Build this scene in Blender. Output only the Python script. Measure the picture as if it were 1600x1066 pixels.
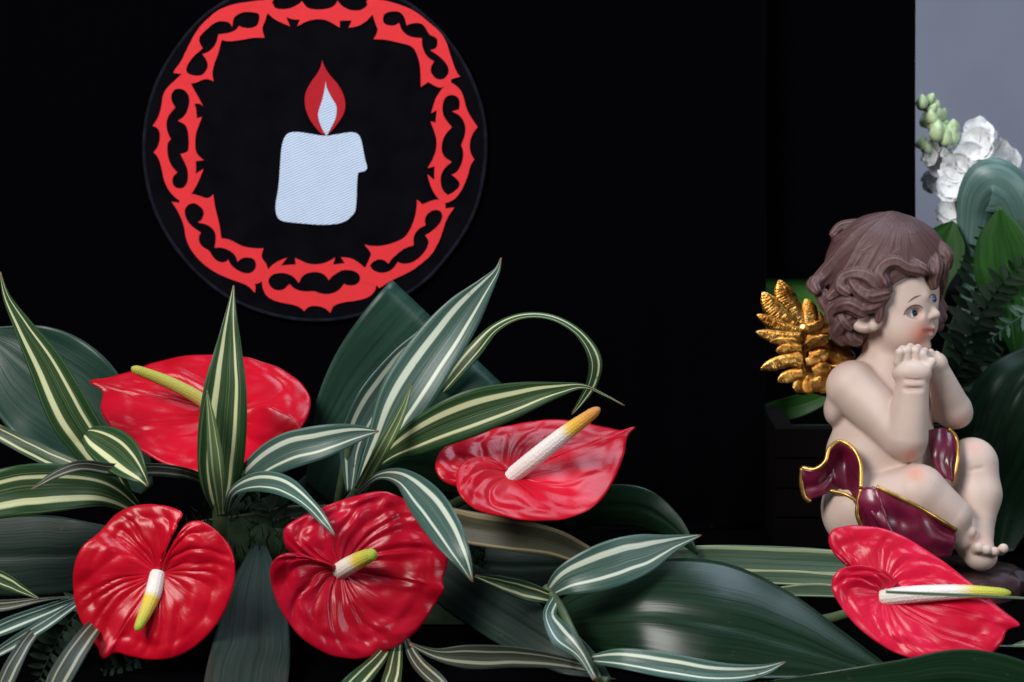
import bpy, bmesh, math, random
import numpy as np
from mathutils import Vector, Matrix, noise
random.seed(7)
SC = bpy.context.scene
for o in list(bpy.data.objects): bpy.data.objects.remove(o)
COL = SC.collection

# ------------------------------------------------------------------ camera
DC = 2.4; TILT = math.radians(8); PXM = 0.80/1600      # metres per photo pixel at Y=0
AIM = Vector((0, 0, 0.213))
FWD = Vector((0, math.cos(TILT), -math.sin(TILT))); RIGHT = Vector((1, 0, 0)); UP = RIGHT.cross(FWD)
EYE = AIM - FWD*DC
cam = bpy.data.cameras.new('camera'); camo = bpy.data.objects.new('camera', cam); COL.objects.link(camo)
camo.location = EYE
camo.rotation_euler = (math.radians(90)-TILT, 0, 0)
cam.sensor_width = 36; cam.lens = 36*DC/0.80
cam.clip_start = 0.05; cam.clip_end = 60
cam.dof.use_dof = True; cam.dof.focus_distance = 2.33; cam.dof.aperture_fstop = 11
SC.camera = camo
# ------------------------------------------------------------------ light
w = bpy.data.worlds.new('World'); SC.world = w; w.use_nodes = True
bg = w.node_tree.nodes['Background']; bg.inputs[0].default_value = (0.55, 0.68, 0.9, 1); bg.inputs[1].default_value = 0.07
def area(name, loc, target, sx, sy, power, col):
    l = bpy.data.lights.new(name, 'AREA'); l.shape = 'RECTANGLE'; l.size = sx; l.size_y = sy; l.energy = power; l.color = col
    o = bpy.data.objects.new(name, l); COL.objects.link(o); o.location = loc
    o.rotation_euler = (Vector(target)-Vector(loc)).to_track_quat('-Z', 'Y').to_euler()
    return o
area('window_light', (-1.5, -1.9, 1.9), (0, 0, 0.12), 1.3, 1.1, 86, (1.0, 0.97, 0.94))
area('sky_light', (0.5, 0.15, 2.1), (0.1, 0.0, 0.1), 1.4, 0.9, 27, (0.66, 0.82, 1.0))
area('right_fill', (1.9, -1.6, 1.0), (0.2, 0, 0.15), 0.9, 0.9, 18, (0.9, 0.95, 1.0))  # added fill from the right, lifts shaded sides and the white blossoms
SC.view_settings.view_transform = 'Standard'; SC.view_settings.look = 'None'
SC.view_settings.exposure = 0.12; SC.view_settings.gamma = 1; SC.view_settings.use_curve_mapping = False
SC.render.engine = 'CYCLES'

# ------------------------------------------------------------------ helpers
def P(px, py, Y):
    "a point at depth Y that shows at photo pixel px, py"
    d = FWD + RIGHT*((px-800)*PXM/DC) + UP*((533-py)*PXM/DC)
    return EYE + d*((Y-EYE.y)/d.y)
def S(Y): return PXM*(Y-EYE.y)/(-EYE.y)
def link(name, me, mat=None, parent=None, smooth=True):
    o = bpy.data.objects.new(name, me); COL.objects.link(o)
    if mat: me.materials.append(mat)
    if smooth and len(me.polygons): me.polygons.foreach_set('use_smooth', [True]*len(me.polygons))
    if parent:
        o.parent = parent; o.matrix_parent_inverse = parent.matrix_world.inverted() if False else Matrix.Translation(-WLOC.get(parent.name, Vector((0,0,0))))
    return o
WLOC = {}
def thing(name, label, cat, loc, group=None):
    o = bpy.data.objects.new(name, None); COL.objects.link(o); o.location = loc; o.empty_display_size = 0.02
    WLOC[o.name] = Vector(loc)
    o['label'] = label; o['category'] = cat
    if group: o['group'] = group
    return o
def tag(o, label=None, cat=None, group=None, kind=None):
    if label: o['label'] = label
    if cat: o['category'] = cat
    if group: o['group'] = group
    if kind: o['kind'] = kind
    return o
def pymesh(name, v, f, uv=None):
    me = bpy.data.meshes.new(name); me.from_pydata([tuple(p) for p in v], [], f)
    if uv is not None:
        l = me.uv_layers.new(name='UVMap')
        idx = np.empty(len(me.loops), dtype=np.int32); me.loops.foreach_get('vertex_index', idx)
        l.data.foreach_set('uv', np.asarray(uv, dtype=np.float32)[idx].ravel())
    me.update(); return me
def cr(pts, n):
    "centripetal-ish Catmull-Rom through rows of numbers, n samples"
    a = np.asarray(pts, dtype=float); m = len(a)
    d = np.r_[0, np.cumsum(np.maximum(np.sqrt(((a[1:, :3]-a[:-1, :3])**2).sum(1)), 1e-9)**0.5)]
    T = np.linspace(0, d[-1], n); out = []
    tang = np.zeros_like(a)
    for i in range(m):
        if i == 0: tang[i] = (a[1]-a[0])/(d[1]-d[0])
        elif i == m-1: tang[i] = (a[-1]-a[-2])/(d[-1]-d[-2])
        else:
            h0 = d[i]-d[i-1]; h1 = d[i+1]-d[i]
            tang[i] = ((a[i]-a[i-1])/h0*h1+(a[i+1]-a[i])/h1*h0)/(h0+h1)
    for t in T:
        i = min(max(int(np.searchsorted(d, t)-1), 0), m-2); h = d[i+1]-d[i]; x = (t-d[i])/h
        out.append((2*x**3-3*x**2+1)*a[i]+(x**3-2*x**2+x)*h*tang[i]+(-2*x**3+3*x**2)*a[i+1]+(x**3-x**2)*h*tang[i+1])
    return np.array(out)
def grid_faces(nu, nv, closed=False):
    f = []
    for i in range(nu-1):
        for j in range(nv if closed else nv-1):
            a = i*nv+j; b = i*nv+(j+1) % nv; f.append((a, b, b+nv, a+nv))
    return f
def tube_mesh(name, pts, radii, n=12, flat=1.0, hint=None, cap=True, bump=None):
    "tube along 3-D points; flat<1 squashes it towards the viewer"
    pts = [Vector(p) for p in pts]; v = []; uv = []; m = len(pts)
    for i, p in enumerate(pts):
        t = (pts[min(i+1, m-1)]-pts[max(i-1, 0)]).normalized()
        vd = (p-EYE).normalized() if hint is None else Vector(hint)
        s = t.cross(vd)
        s = s.normalized() if s.length > 1e-4 else RIGHT
        nn = s.cross(t).normalized()
        for k in range(n):
            a = 2*math.pi*k/n; r = radii[i]
            if bump: r *= bump(i/(m-1), k/n)
            v.append(p+s*(math.cos(a)*r)+nn*(math.sin(a)*r*flat)); uv.append((i/(m-1), k/n))
    f = grid_faces(m, n, True)
    if cap:
        f.append(tuple(range(n-1, -1, -1))); f.append(tuple(range((m-1)*n, m*n)))
    return pymesh(name, v, f, uv)
def ell_mesh(name, c, ax, n=14, m=9):
    "ellipsoid with three axis vectors"
    c = Vector(c); v = []
    for i in range(m+1):
        th = math.pi*i/m
        for k in range(n):
            ph = 2*math.pi*k/n
            v.append(c+ax[0]*(math.sin(th)*math.cos(ph))+ax[1]*(math.sin(th)*math.sin(ph))+ax[2]*math.cos(th))
    return pymesh(name, v, grid_faces(m+1, n, True))
# ------------------------------------------------------------------ materials
def mat(name):
    m = bpy.data.materials.new(name); m.use_nodes = True
    nt = m.node_tree; b = nt.nodes['Principled BSDF']
    def N(t, **kw):
        n = nt.nodes.new(t)
        for k, val in kw.items():
            if k in n.inputs: n.inputs[k].default_value = val
            else: setattr(n, k, val)
        return n
    return m, nt, b, N
def ramp(N, stops, interp='LINEAR'):
    r = N('ShaderNodeValToRGB'); cr_ = r.color_ramp; cr_.interpolation = interp
    while len(cr_.elements) < len(stops): cr_.elements.new(0.5)
    for e, (p, c) in zip(cr_.elements, stops): e.position = p; e.color = (*c, 1) if len(c) == 3 else c
    return r
def plain(name, col, rough=0.5, spec=0.5, metal=0, bump=None, var=0.0, vscale=30, coat=0, sheen=0):
    m, nt, b, N = mat(name); L = nt.links.new
    b.inputs['Base Color'].default_value = (*col, 1); b.inputs['Roughness'].default_value = rough
    b.inputs['Specular IOR Level'].default_value = spec; b.inputs['Metallic'].default_value = metal
    b.inputs['Coat Weight'].default_value = coat; b.inputs['Coat Roughness'].default_value = 0.12
    b.inputs['Sheen Weight'].default_value = sheen
    if var:
        n = N('ShaderNodeTexNoise', Scale=vscale, Detail=5.0); tc = N('ShaderNodeTexCoord'); L(tc.outputs['Object'], n.inputs['Vector'])
        r = ramp(N, [(0.3, tuple(c*(1-var) for c in col)), (0.7, tuple(min(1, c*(1+var)) for c in col))])
        L(n.outputs['Fac'], r.inputs['Fac']); L(r.outputs['Color'], b.inputs['Base Color'])
    if bump:
        sc, st = bump; n = N('ShaderNodeTexNoise', Scale=sc, Detail=4.0); tc = N('ShaderNodeTexCoord'); L(tc.outputs['Object'], n.inputs['Vector'])
        bp = N('ShaderNodeBump', Strength=st, Distance=0.001); L(n.outputs['Fac'], bp.inputs['Height']); L(bp.outputs['Normal'], b.inputs['Normal'])
    return m
def leaf_mat(name, dark, mid, cream=None, stripe=(0.30, 0.52), rough=0.34, vein=70, edge=None, sheen=0.36):
    "u runs along the leaf, v across; stripes and parallel veins follow the blade"
    m, nt, b, N = mat(name); L = nt.links.new
    uv = N('ShaderNodeUVMap'); sep = N('ShaderNodeSeparateXYZ'); L(uv.outputs[0], sep.inputs[0])
    oi = N('ShaderNodeObjectInfo')
    # wobble
    wob = N('ShaderNodeTexNoise', Scale=2.2, Detail=2.0)
    cmb0 = N('ShaderNodeCombineXYZ'); L(sep.outputs[0], cmb0.inputs[0]); L(oi.outputs['Random'], cmb0.inputs[1])
    L(cmb0.outputs[0], wob.inputs['Vector'])
    mw = N('ShaderNodeMath', operation='MULTIPLY_ADD'); L(wob.outputs['Fac'], mw.inputs[0]); mw.inputs[1].default_value = 0.26; mw.inputs[2].default_value = -0.13
    va = N('ShaderNodeMath', operation='ADD'); L(sep.outputs[1], va.inputs[0]); L(mw.outputs[0], va.inputs[1])
    # streaks
    cmb = N('ShaderNodeCombineXYZ')
    mu = N('ShaderNodeMath', operation='MULTIPLY'); L(sep.outputs[0], mu.inputs[0]); mu.inputs[1].default_value = 1.6
    mv = N('ShaderNodeMath', operation='MULTIPLY'); L(va.outputs[0], mv.inputs[0]); mv.inputs[1].default_value = vein*0.55
    L(mu.outputs[0], cmb.inputs[0]); L(mv.outputs[0], cmb.inputs[1]); L(oi.outputs['Random'], cmb.inputs[2])
    st = N('ShaderNodeTexNoise', Scale=1.0, Detail=4.0, Roughness=0.65); L(cmb.outputs[0], st.inputs['Vector'])
    base = ramp(N, [(0.32, dark), (0.68, mid)]); L(st.outputs['Fac'], base.inputs['Fac'])
    colout = base.outputs['Color']
    if cream:
        d = ramp(N, [(0.0, (0, 0, 0)), (stripe[0]-0.125, (0, 0, 0)), (stripe[0]-0.095, (1, 1, 1)), (stripe[0]+0.01, (.95,)*3), (stripe[0]+0.03, (0.05,)*3),
                     (0.48, (0.0,)*3), (0.50, (0.10,)*3), (0.52, (0.0,)*3),
                     (1-stripe[0]-0.02, (0.04,)*3), (1-stripe[0], (1,)*3), (1-stripe[0]+0.045, (1,)*3), (1-stripe[0]+0.075, (0,)*3)])
        L(va.outputs[0], d.inputs['Fac'])
        mx = N('ShaderNodeMix', data_type='RGBA'); L(d.outputs['Color'], mx.inputs[0]); L(colout, mx.inputs[6])
        cn = ramp(N, [(0.35, cream), (0.75, tuple(c*0.72 for c in cream))]); L(st.outputs['Fac'], cn.inputs['Fac']); L(cn.outputs['Color'], mx.inputs[7])
        colout = mx.outputs[2]
        # thin extra cream lines
        cmb3 = N('ShaderNodeCombineXYZ'); mv3 = N('ShaderNodeMath', operation='MULTIPLY'); L(va.outputs[0], mv3.inputs[0]); mv3.inputs[1].default_value = 30.0
        L(sep.outputs[0], cmb3.inputs[0]); L(mv3.outputs[0], cmb3.inputs[1]); L(oi.outputs['Random'], cmb3.inputs[2])
        ln = N('ShaderNodeTexNoise', Scale=1.0, Detail=1.0); L(cmb3.outputs[0], ln.inputs['Vector'])
        lr = ramp(N, [(0.60, (0, 0, 0)), (0.72, (0.3, 0.3, 0.3))]); L(ln.outputs['Fac'], lr.inputs['Fac'])
        mx2 = N('ShaderNodeMix', data_type='RGBA'); L(lr.outputs['Color'], mx2.inputs[0]); L(colout, mx2.inputs[6]); mx2.inputs[7].default_value = (*(c*0.55 for c in cream), 1); colout = mx2.outputs[2]
        # dry tip
        tr = ramp(N, [(0.955, (0, 0, 0)), (0.99, (1, 1, 1))]); L(sep.outputs[0], tr.inputs['Fac'])
        mx3 = N('ShaderNodeMix', data_type='RGBA'); L(tr.outputs['Color'], mx3.inputs[0]); L(colout, mx3.inputs[6]); mx3.inputs[7].default_value = (0.16, 0.10, 0.045, 1); colout = mx3.outputs[2]
    # blemishes
    tcb = N('ShaderNodeTexCoord'); bl = N('ShaderNodeTexNoise', Scale=120.0, Detail=2.0); L(tcb.outputs['Object'], bl.inputs['Vector'])
    br = ramp(N, [(0.70, (0, 0, 0)), (0.76, (0.6, 0.6, 0.6))]); L(bl.outputs['Fac'], br.inputs['Fac'])
    mx4 = N('ShaderNodeMix', data_type='RGBA'); L(br.outputs['Color'], mx4.inputs[0]); L(colout, mx4.inputs[6]); mx4.inputs[7].default_value = (0.05, 0.045, 0.02, 1); colout = mx4.outputs[2]
    hs = N('ShaderNodeHueSaturation'); vr = N('ShaderNodeMath', operation='MULTIPLY_ADD'); L(oi.outputs['Random'], vr.inputs[0]); vr.inputs[1].default_value = 0.35; vr.inputs[2].default_value = 0.82
    L(vr.outputs[0], hs.inputs['Value']); L(colout, hs.inputs['Color']); L(hs.outputs['Color'], b.inputs['Base Color'])
    b.inputs['Specular IOR Level'].default_value = sheen
    rr = N('ShaderNodeMapRange'); L(st.outputs['Fac'], rr.inputs['Value']); rr.inputs['To Min'].default_value = rough-0.10; rr.inputs['To Max'].default_value = rough+0.12
    L(rr.outputs[0], b.inputs['Roughness'])
    # ribbed relief
    cmb2 = N('ShaderNodeCombineXYZ'); mv2 = N('ShaderNodeMath', operation='MULTIPLY'); L(va.outputs[0], mv2.inputs[0]); mv2.inputs[1].default_value = vein
    L(sep.outputs[0], cmb2.inputs[0]); L(mv2.outputs[0], cmb2.inputs[1]); L(oi.outputs['Random'], cmb2.inputs[2])
    rb = N('ShaderNodeTexNoise', Scale=1.0, Detail=2.0); L(cmb2.outputs[0], rb.inputs['Vector'])
    bp = N('ShaderNodeBump', Strength=0.15, Distance=0.0012); L(rb.outputs['Fac'], bp.inputs['Height']); L(bp.outputs['Normal'], b.inputs['Normal'])
    return m
M = {}
M['stripe'] = leaf_mat('striped_leaf', (0.007, 0.030, 0.008), (0.028, 0.070, 0.024), (0.62, 0.64, 0.36), rough=0.34, sheen=0.25)
M['stripe_skylit'] = leaf_mat('striped_leaf_skylit', (0.016, 0.052, 0.036), (0.068, 0.130, 0.108), (0.64, 0.70, 0.56), rough=0.32, sheen=0.32)  # blue light on these blades is put into the leaf colours
M['stripe_dull'] = leaf_mat('striped_leaf_dull', (0.012, 0.022, 0.014), (0.045, 0.055, 0.040), (0.34, 0.34, 0.24), rough=0.45)
M['new_leaf'] = leaf_mat('new_leaf', (0.05, 0.10, 0.035), (0.14, 0.22, 0.08), (0.5, 0.56, 0.3), rough=0.4)
M['broad'] = leaf_mat('broad_leaf', (0.004, 0.017, 0.006), (0.012, 0.040, 0.016), rough=0.32, vein=40, sheen=0.3)
M['broad_gloss'] = leaf_mat('glossy_broad_leaf', (0.005, 0.016, 0.007), (0.014, 0.040, 0.020), rough=0.28, vein=28, sheen=0.27)
M['broad_sheen'] = leaf_mat('sheen_broad_leaf', (0.045, 0.10, 0.085), (0.12, 0.20, 0.18), rough=0.34, vein=20)  # sky sheen on the curled leaf is put into its colour
M['broad_cool'] = leaf_mat('broad_leaf_cool', (0.009, 0.032, 0.022), (0.023, 0.064, 0.044), rough=0.36, vein=40, sheen=0.3)
M['broad_dim'] = leaf_mat('broad_leaf_dim', (0.008, 0.018, 0.013), (0.024, 0.042, 0.034), rough=0.42, vein=40, sheen=0.16)
M['strap'] = leaf_mat('strap_leaf', (0.025, 0.055, 0.034), (0.075, 0.125, 0.080), (0.34, 0.38, 0.21), stripe=(0.13, 0.2), rough=0.4, vein=26)
M['tan_strap'] = leaf_mat('tan_strap_leaf', (0.05, 0.055, 0.03), (0.11, 0.105, 0.06), (0.42, 0.33, 0.17), stripe=(0.13, 0.2), rough=0.45, vein=26)
M['bright'] = leaf_mat('bright_leaf', (0.007, 0.038, 0.005), (0.020, 0.085, 0.011), rough=0.42, vein=20, sheen=0.3)
M['bright_lifted'] = leaf_mat('bright_leaf_lifted', (0.03, 0.12, 0.02), (0.07, 0.22, 0.04), rough=0.42, vein=20, sheen=0.3)  # greens raised in colour to make up for the shade behind the wing
M['fern'] = plain('fern', (0.0045, 0.016, 0.006), 0.65, 0.2, var=0.4, vscale=60)  # shade among the plants is put into this dark green
M['fern_pale'] = plain('fern_pale', (0.045, 0.10, 0.07), 0.5, 0.4, var=0.3, vscale=60)
M['stem'] = plain('plant_stem', (0.065, 0.10, 0.045), 0.45, 0.4, var=0.35, vscale=50)
M['moss'] = plain('moss', (0.012, 0.022, 0.010), 0.9, 0.1, var=0.5, vscale=80)
M['velvet'] = plain('black_velvet', (0.0012, 0.0012, 0.0019), 1.0, 0.0, bump=(900, 0.3), sheen=0.012)
M['patch'] = plain('black_patch', (0.0032, 0.0032, 0.0052), 0.95, 0.03, bump=(1400, 0.5), var=0.25, vscale=40)
M['patch_rim'] = plain('patch_rim', (0.011, 0.011, 0.018), 0.9, 0.05, bump=(1200, 0.8), var=0.4, vscale=90)
M['table'] = plain('table_cloth', (0.0015, 0.0015, 0.0018), 1.0, 0.0, bump=(500, 0.4))
M['wood'] = plain('shade_dark_wood', (0.0022, 0.0015, 0.0014), 0.8, 0.04, var=0.5, vscale=14, bump=(80, 0.3))  # near-black base carries shade that the key lamp would lift
def wall_mat():
    m = plain('grey_wall', (0.21, 0.225, 0.285), 0.85, 0.2, var=0.12, vscale=5, bump=(140, 0.15)); return m
M['wall'] = wall_mat()
def thread_mat(name, col, ang, scale=420, var=0.14):
    m, nt, b, N = mat(name); L = nt.links.new
    tc = N('ShaderNodeTexCoord'); mp = N('ShaderNodeMapping'); mp.inputs['Rotation'].default_value = (0, ang, 0); L(tc.outputs['Object'], mp.inputs['Vector'])
    wv = N('ShaderNodeTexWave', Scale=scale, Distortion=1.5, Detail=2.0); wv.bands_direction = 'Z'; L(mp.outputs[0], wv.inputs['Vector'])
    ns = N('ShaderNodeTexNoise', Scale=55.0, Detail=6.0, Roughness=0.7); L(tc.outputs['Object'], ns.inputs['Vector'])
    ma = N('ShaderNodeMath', operation='MULTIPLY'); L(wv.outputs['Fac'], ma.inputs[0]); L(ns.outputs['Fac'], ma.inputs[1])
    r = ramp(N, [(0.05, tuple(c*(1-var) for c in col)), (0.6, tuple(min(1, c*(1+var)) for c in col))]); L(ma.outputs[0], r.inputs['Fac']); L(r.outputs['Color'], b.inputs['Base Color'])
    bp = N('ShaderNodeBump', Strength=0.5, Distance=0.0006); L(wv.outputs['Fac'], bp.inputs['Height']); L(bp.outputs['Normal'], b.inputs['Normal'])
    b.inputs['Roughness'].default_value = 0.6; b.inputs['Specular IOR Level'].default_value = 0.25; b.inputs['Sheen Weight'].default_value = 0.05
    return m
M['thread_red'] = thread_mat('red_thread', (0.93, 0.030, 0.040), 0.9, 200, 0.16)
M['thread_darkred'] = thread_mat('deep_red_thread', (0.56, 0.010, 0.022), -0.6)
M['thread_white'] = thread_mat('white_thread', (0.59, 0.71, 0.93), 0.42, 150, 0.13)
def spathe_mat(name, c1, c2):
    m, nt, b, N = mat(name); L = nt.links.new
    tc = N('ShaderNodeTexCoord')
    n1 = N('ShaderNodeTexNoise', Scale=26.0, Detail=4.0); L(tc.outputs['Object'], n1.inputs['Vector'])
    r = ramp(N, [(0.3, c1), (0.7, c2)]); L(n1.outputs['Fac'], r.inputs['Fac']); L(r.outputs['Color'], b.inputs['Base Color'])
    b.inputs['Roughness'].default_value = 0.28; b.inputs['Specular IOR Level'].default_value = 0.28
    b.inputs['Coat Weight'].default_value = 0.0; b.inputs['Coat Roughness'].default_value = 0.2
    b.inputs['Subsurface Weight'].default_value = 0.08; b.inputs['Subsurface Radius'].default_value = (0.004, 0.0006, 0.0006)
    uvn = N('ShaderNodeUVMap'); mpn = N('ShaderNodeMapping'); mpn.inputs['Scale'].default_value = (5, 120, 1); L(uvn.outputs[0], mpn.inputs['Vector'])
    n2 = N('ShaderNodeTexNoise', Scale=1.0, Detail=4.0, Roughness=0.6); L(mpn.outputs[0], n2.inputs['Vector'])
    n4 = N('ShaderNodeTexNoise', Scale=9.0, Detail=3.0); L(tc.outputs['Object'], n4.inputs['Vector'])
    r2 = ramp(N, [(0.35, (0.80, 0.8, 0.8)), (0.65, (1.04, 1.15, 1.3))]); L(n4.outputs['Fac'], r2.inputs['Fac'])
    mxn = N('ShaderNodeMix', data_type='RGBA'); mxn.blend_type = 'MULTIPLY'; mxn.inputs[0].default_value = 1; L(r.outputs['Color'], mxn.inputs[6]); L(r2.outputs['Color'], mxn.inputs[7]); L(mxn.outputs[2], b.inputs['Base Color'])
    bp = N('ShaderNodeBump', Strength=0.22, Distance=0.0012); L(n2.outputs['Fac'], bp.inputs['Height']); L(bp.outputs['Normal'], b.inputs['Normal']); L(bp.outputs['Normal'], b.inputs['Coat Normal'])
    return m
M['spathe'] = spathe_mat('red_spathe', (0.46, 0.0014, 0.010), (0.62, 0.005, 0.022))
M['spathe_deep'] = spathe_mat('deep_red_spathe', (0.35, 0.0014, 0.010), (0.51, 0.005, 0.025))
M['spathe_pink'] = spathe_mat('pinkish_red_spathe', (0.54, 0.004, 0.022), (0.68, 0.011, 0.046))
def spadix_mat(name, stops):
    m, nt, b, N = mat(name); L = nt.links.new
    uv = N('ShaderNodeUVMap'); sep = N('ShaderNodeSeparateXYZ'); L(uv.outputs[0], sep.inputs[0])
    r = ramp(N, stops); L(sep.outputs[0], r.inputs['Fac']); L(r.outputs['Color'], b.inputs['Base Color'])
    mp = N('ShaderNodeMapping'); mp.inputs['Scale'].default_value = (46, 15, 1); L(uv.outputs[0], mp.inputs['Vector'])
    vo = N('ShaderNodeTexVoronoi', Scale=1.0, Randomness=0.35); L(mp.outputs[0], vo.inputs['Vector'])
    bp = N('ShaderNodeBump', Strength=0.55, Distance=0.0010); bp.invert = True; L(vo.outputs['Distance'], bp.inputs['Height']); L(bp.outputs['Normal'], b.inputs['Normal'])
    b.inputs['Roughness'].default_value = 0.55; b.inputs['Specular IOR Level'].default_value = 0.3
    b.inputs['Subsurface Weight'].default_value = 0.1; b.inputs['Subsurface Radius'].default_value = (0.002, 0.0015, 0.001)
    return m
WH = (0.82, 0.76, 0.72); YE = (0.75, 0.56, 0.07); GR = (0.42, 0.50, 0.06)
# ------------------------------------------------------------------ setting
def box_mesh(name, x0, x1, y0, y1, z0, z1):
    v = [(x, y, z) for x in (x0, x1) for y in (y0, y1) for z in (z0, z1)]
    return pymesh(name, v, [(0, 1, 3, 2), (4, 6, 7, 5), (0, 4, 5, 1), (2, 3, 7, 6), (0, 2, 6, 4), (1, 5, 7, 3)])
tag(link('wall', box_mesh('wall', -1.6, 2.0, 1.1, 1.2, -0.8, 2.0), M['wall'], smooth=False), kind='structure')
tag(link('table_top', box_mesh('table_top', -1.2, 1.3, -0.42, 0.62, -0.03, 0.0), M['table'], smooth=False), kind='structure')
YC = 0.30
cl = thing('backdrop_cloth', 'black velvet cloth with round embroidered candle emblem hanging behind the flowers', 'cloth', (P(500, 950, YC).x, YC, 0))
def drape(px0, px1, py0, py1, Y, amp, seed, name, parent):
    nu, nv = 140, 60; v = []
    for i in range(nu):
        px = px0+(px1-px0)*i/(nu-1)
        for j in range(nv):
            py = py0+(py1-py0)*j/(nv-1)
            p = P(px, py, Y)
            wv = 0
            if px > 780 or px < 200:
                k = min(1, max((px-780)/250, (200-px)/200))
                wv = amp*k*(noise.noise((px*0.012+seed, py*0.0012, 0.3))+0.5*noise.noise((px*0.03, py*0.002, seed))+0.35)
            v.append((p.x, p.y+wv, max(p.z, 0.002)))
    o = link(name, pymesh(name, v, grid_faces(nu, nv)), M['velvet'], parent)
    md = o.modifiers.new('thick', 'SOLIDIFY'); md.thickness = 0.003; md.offset = -1
    return o
drape(-250, 1196, -160, 985, YC+0.0035, 0.012, 1.3, 'drape', cl)
# round emblem
EP = lambda px, py, lift: P(px, py, YC-lift)
def disc():
    v = [EP(492, 232, 0.001)]; n = 160
    for k in range(n):
        a = 2*math.pi*k/n; rr = 268+2.2*noise.noise((math.cos(a)*3, math.sin(a)*3, 0))
        v.append(EP(492+rr*math.cos(a), 232+rr*math.sin(a)*1.005, 0.001))
    b_ = [p+Vector((0, 0.002, 0)) for p in v[1:]]; f = [(0, 1+k, 1+(k+1) % n) for k in range(n)]
    f += [(1+k, n+1+k, n+1+(k+1) % n, 1+(k+1) % n) for k in range(n)]
    return pymesh('emblem_patch', v+b_, f)
patch = link('emblem_patch', disc(), M['patch'], cl, smooth=False)
tag(patch, 'round black patch with puckered stitched edge')
class _C: pass
WLOC[patch.name] = Vector((0, 0, 0))
def sub(name, me, m, parent_part, root, smooth=True):
    o = link(name, me, m, None, smooth); o.parent = parent_part
    o.matrix_parent_inverse = (Matrix.Translation(WLOC[root.name]) @ parent_part.matrix_parent_inverse).inverted()
    return o
rim_pts = [EP(492+(267+2.2*noise.noise((math.cos(a)*3, math.sin(a)*3, 0)))*math.cos(a), 232+(268.5+2.2*noise.noise((math.cos(a)*3, math.sin(a)*3, 0)))*math.sin(a), 0.0008) for a in np.linspace(0, 2*math.pi, 181)]
sub('stitched_rim', tube_mesh('stitched_rim', rim_pts, [0.0017*(1+0.22*noise.noise((i*0.6, 3, 1))) for i in range(181)], 6, 0.6, (0, 1, 0), False), M['patch_rim'], patch, cl)
def smooth_poly(pts, it=2):
    a = [np.array(p, float) for p in pts]
    for _ in range(it):
        out = []; n = len(a)
        sharp = []
        for i in range(n):
            u = a[i]-a[i-1]; v = a[(i+1) % n]-a[i]
            c = u.dot(v)/(np.linalg.norm(u)*np.linalg.norm(v)+1e-9); sharp.append(c < 0.45)
        for i in range(n):
            if sharp[i]: out.append(a[i])
            else:
                out.append(a[i]*0.75+a[i-1]*0.25); out.append(a[i]*0.75+a[(i+1) % n]*0.25)
        a = out
    return a
def applique(name, loops, org, sc, lift, th, m):
    "flat stitched shape with holes: outline loops given on the patch"
    cu = bpy.data.curves.new(name, 'CURVE'); cu.dimensions = '2D'; cu.fill_mode = 'BOTH'
    for lp in loops:
        q = smooth_poly(lp); sp = cu.splines.new('POLY'); sp.points.add(len(q)-1); sp.use_cyclic_u = True
        for k, (x, y) in enumerate(q):
            p = EP(org[0]+x/sc, org[1]+y/sc, 0); sp.points[k].co = (p.x, p.z, 0, 1)
    cu.extrude = th/2
    tmp = bpy.data.objects.new('tmp', cu); COL.objects.link(tmp); dg = bpy.context.evaluated_depsgraph_get()
    me = bpy.data.meshes.new_from_object(tmp.evaluated_get(dg)); me.name = name; bpy.data.objects.remove(tmp); bpy.data.curves.remove(cu)
    for vv in me.vertices: vv.co = (vv.co.x, YC-0.001-lift-th/2-vv.co.z, vv.co.y)
    me.materials.clear()
    return sub(name, me, m, patch, cl, smooth=False)
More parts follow.
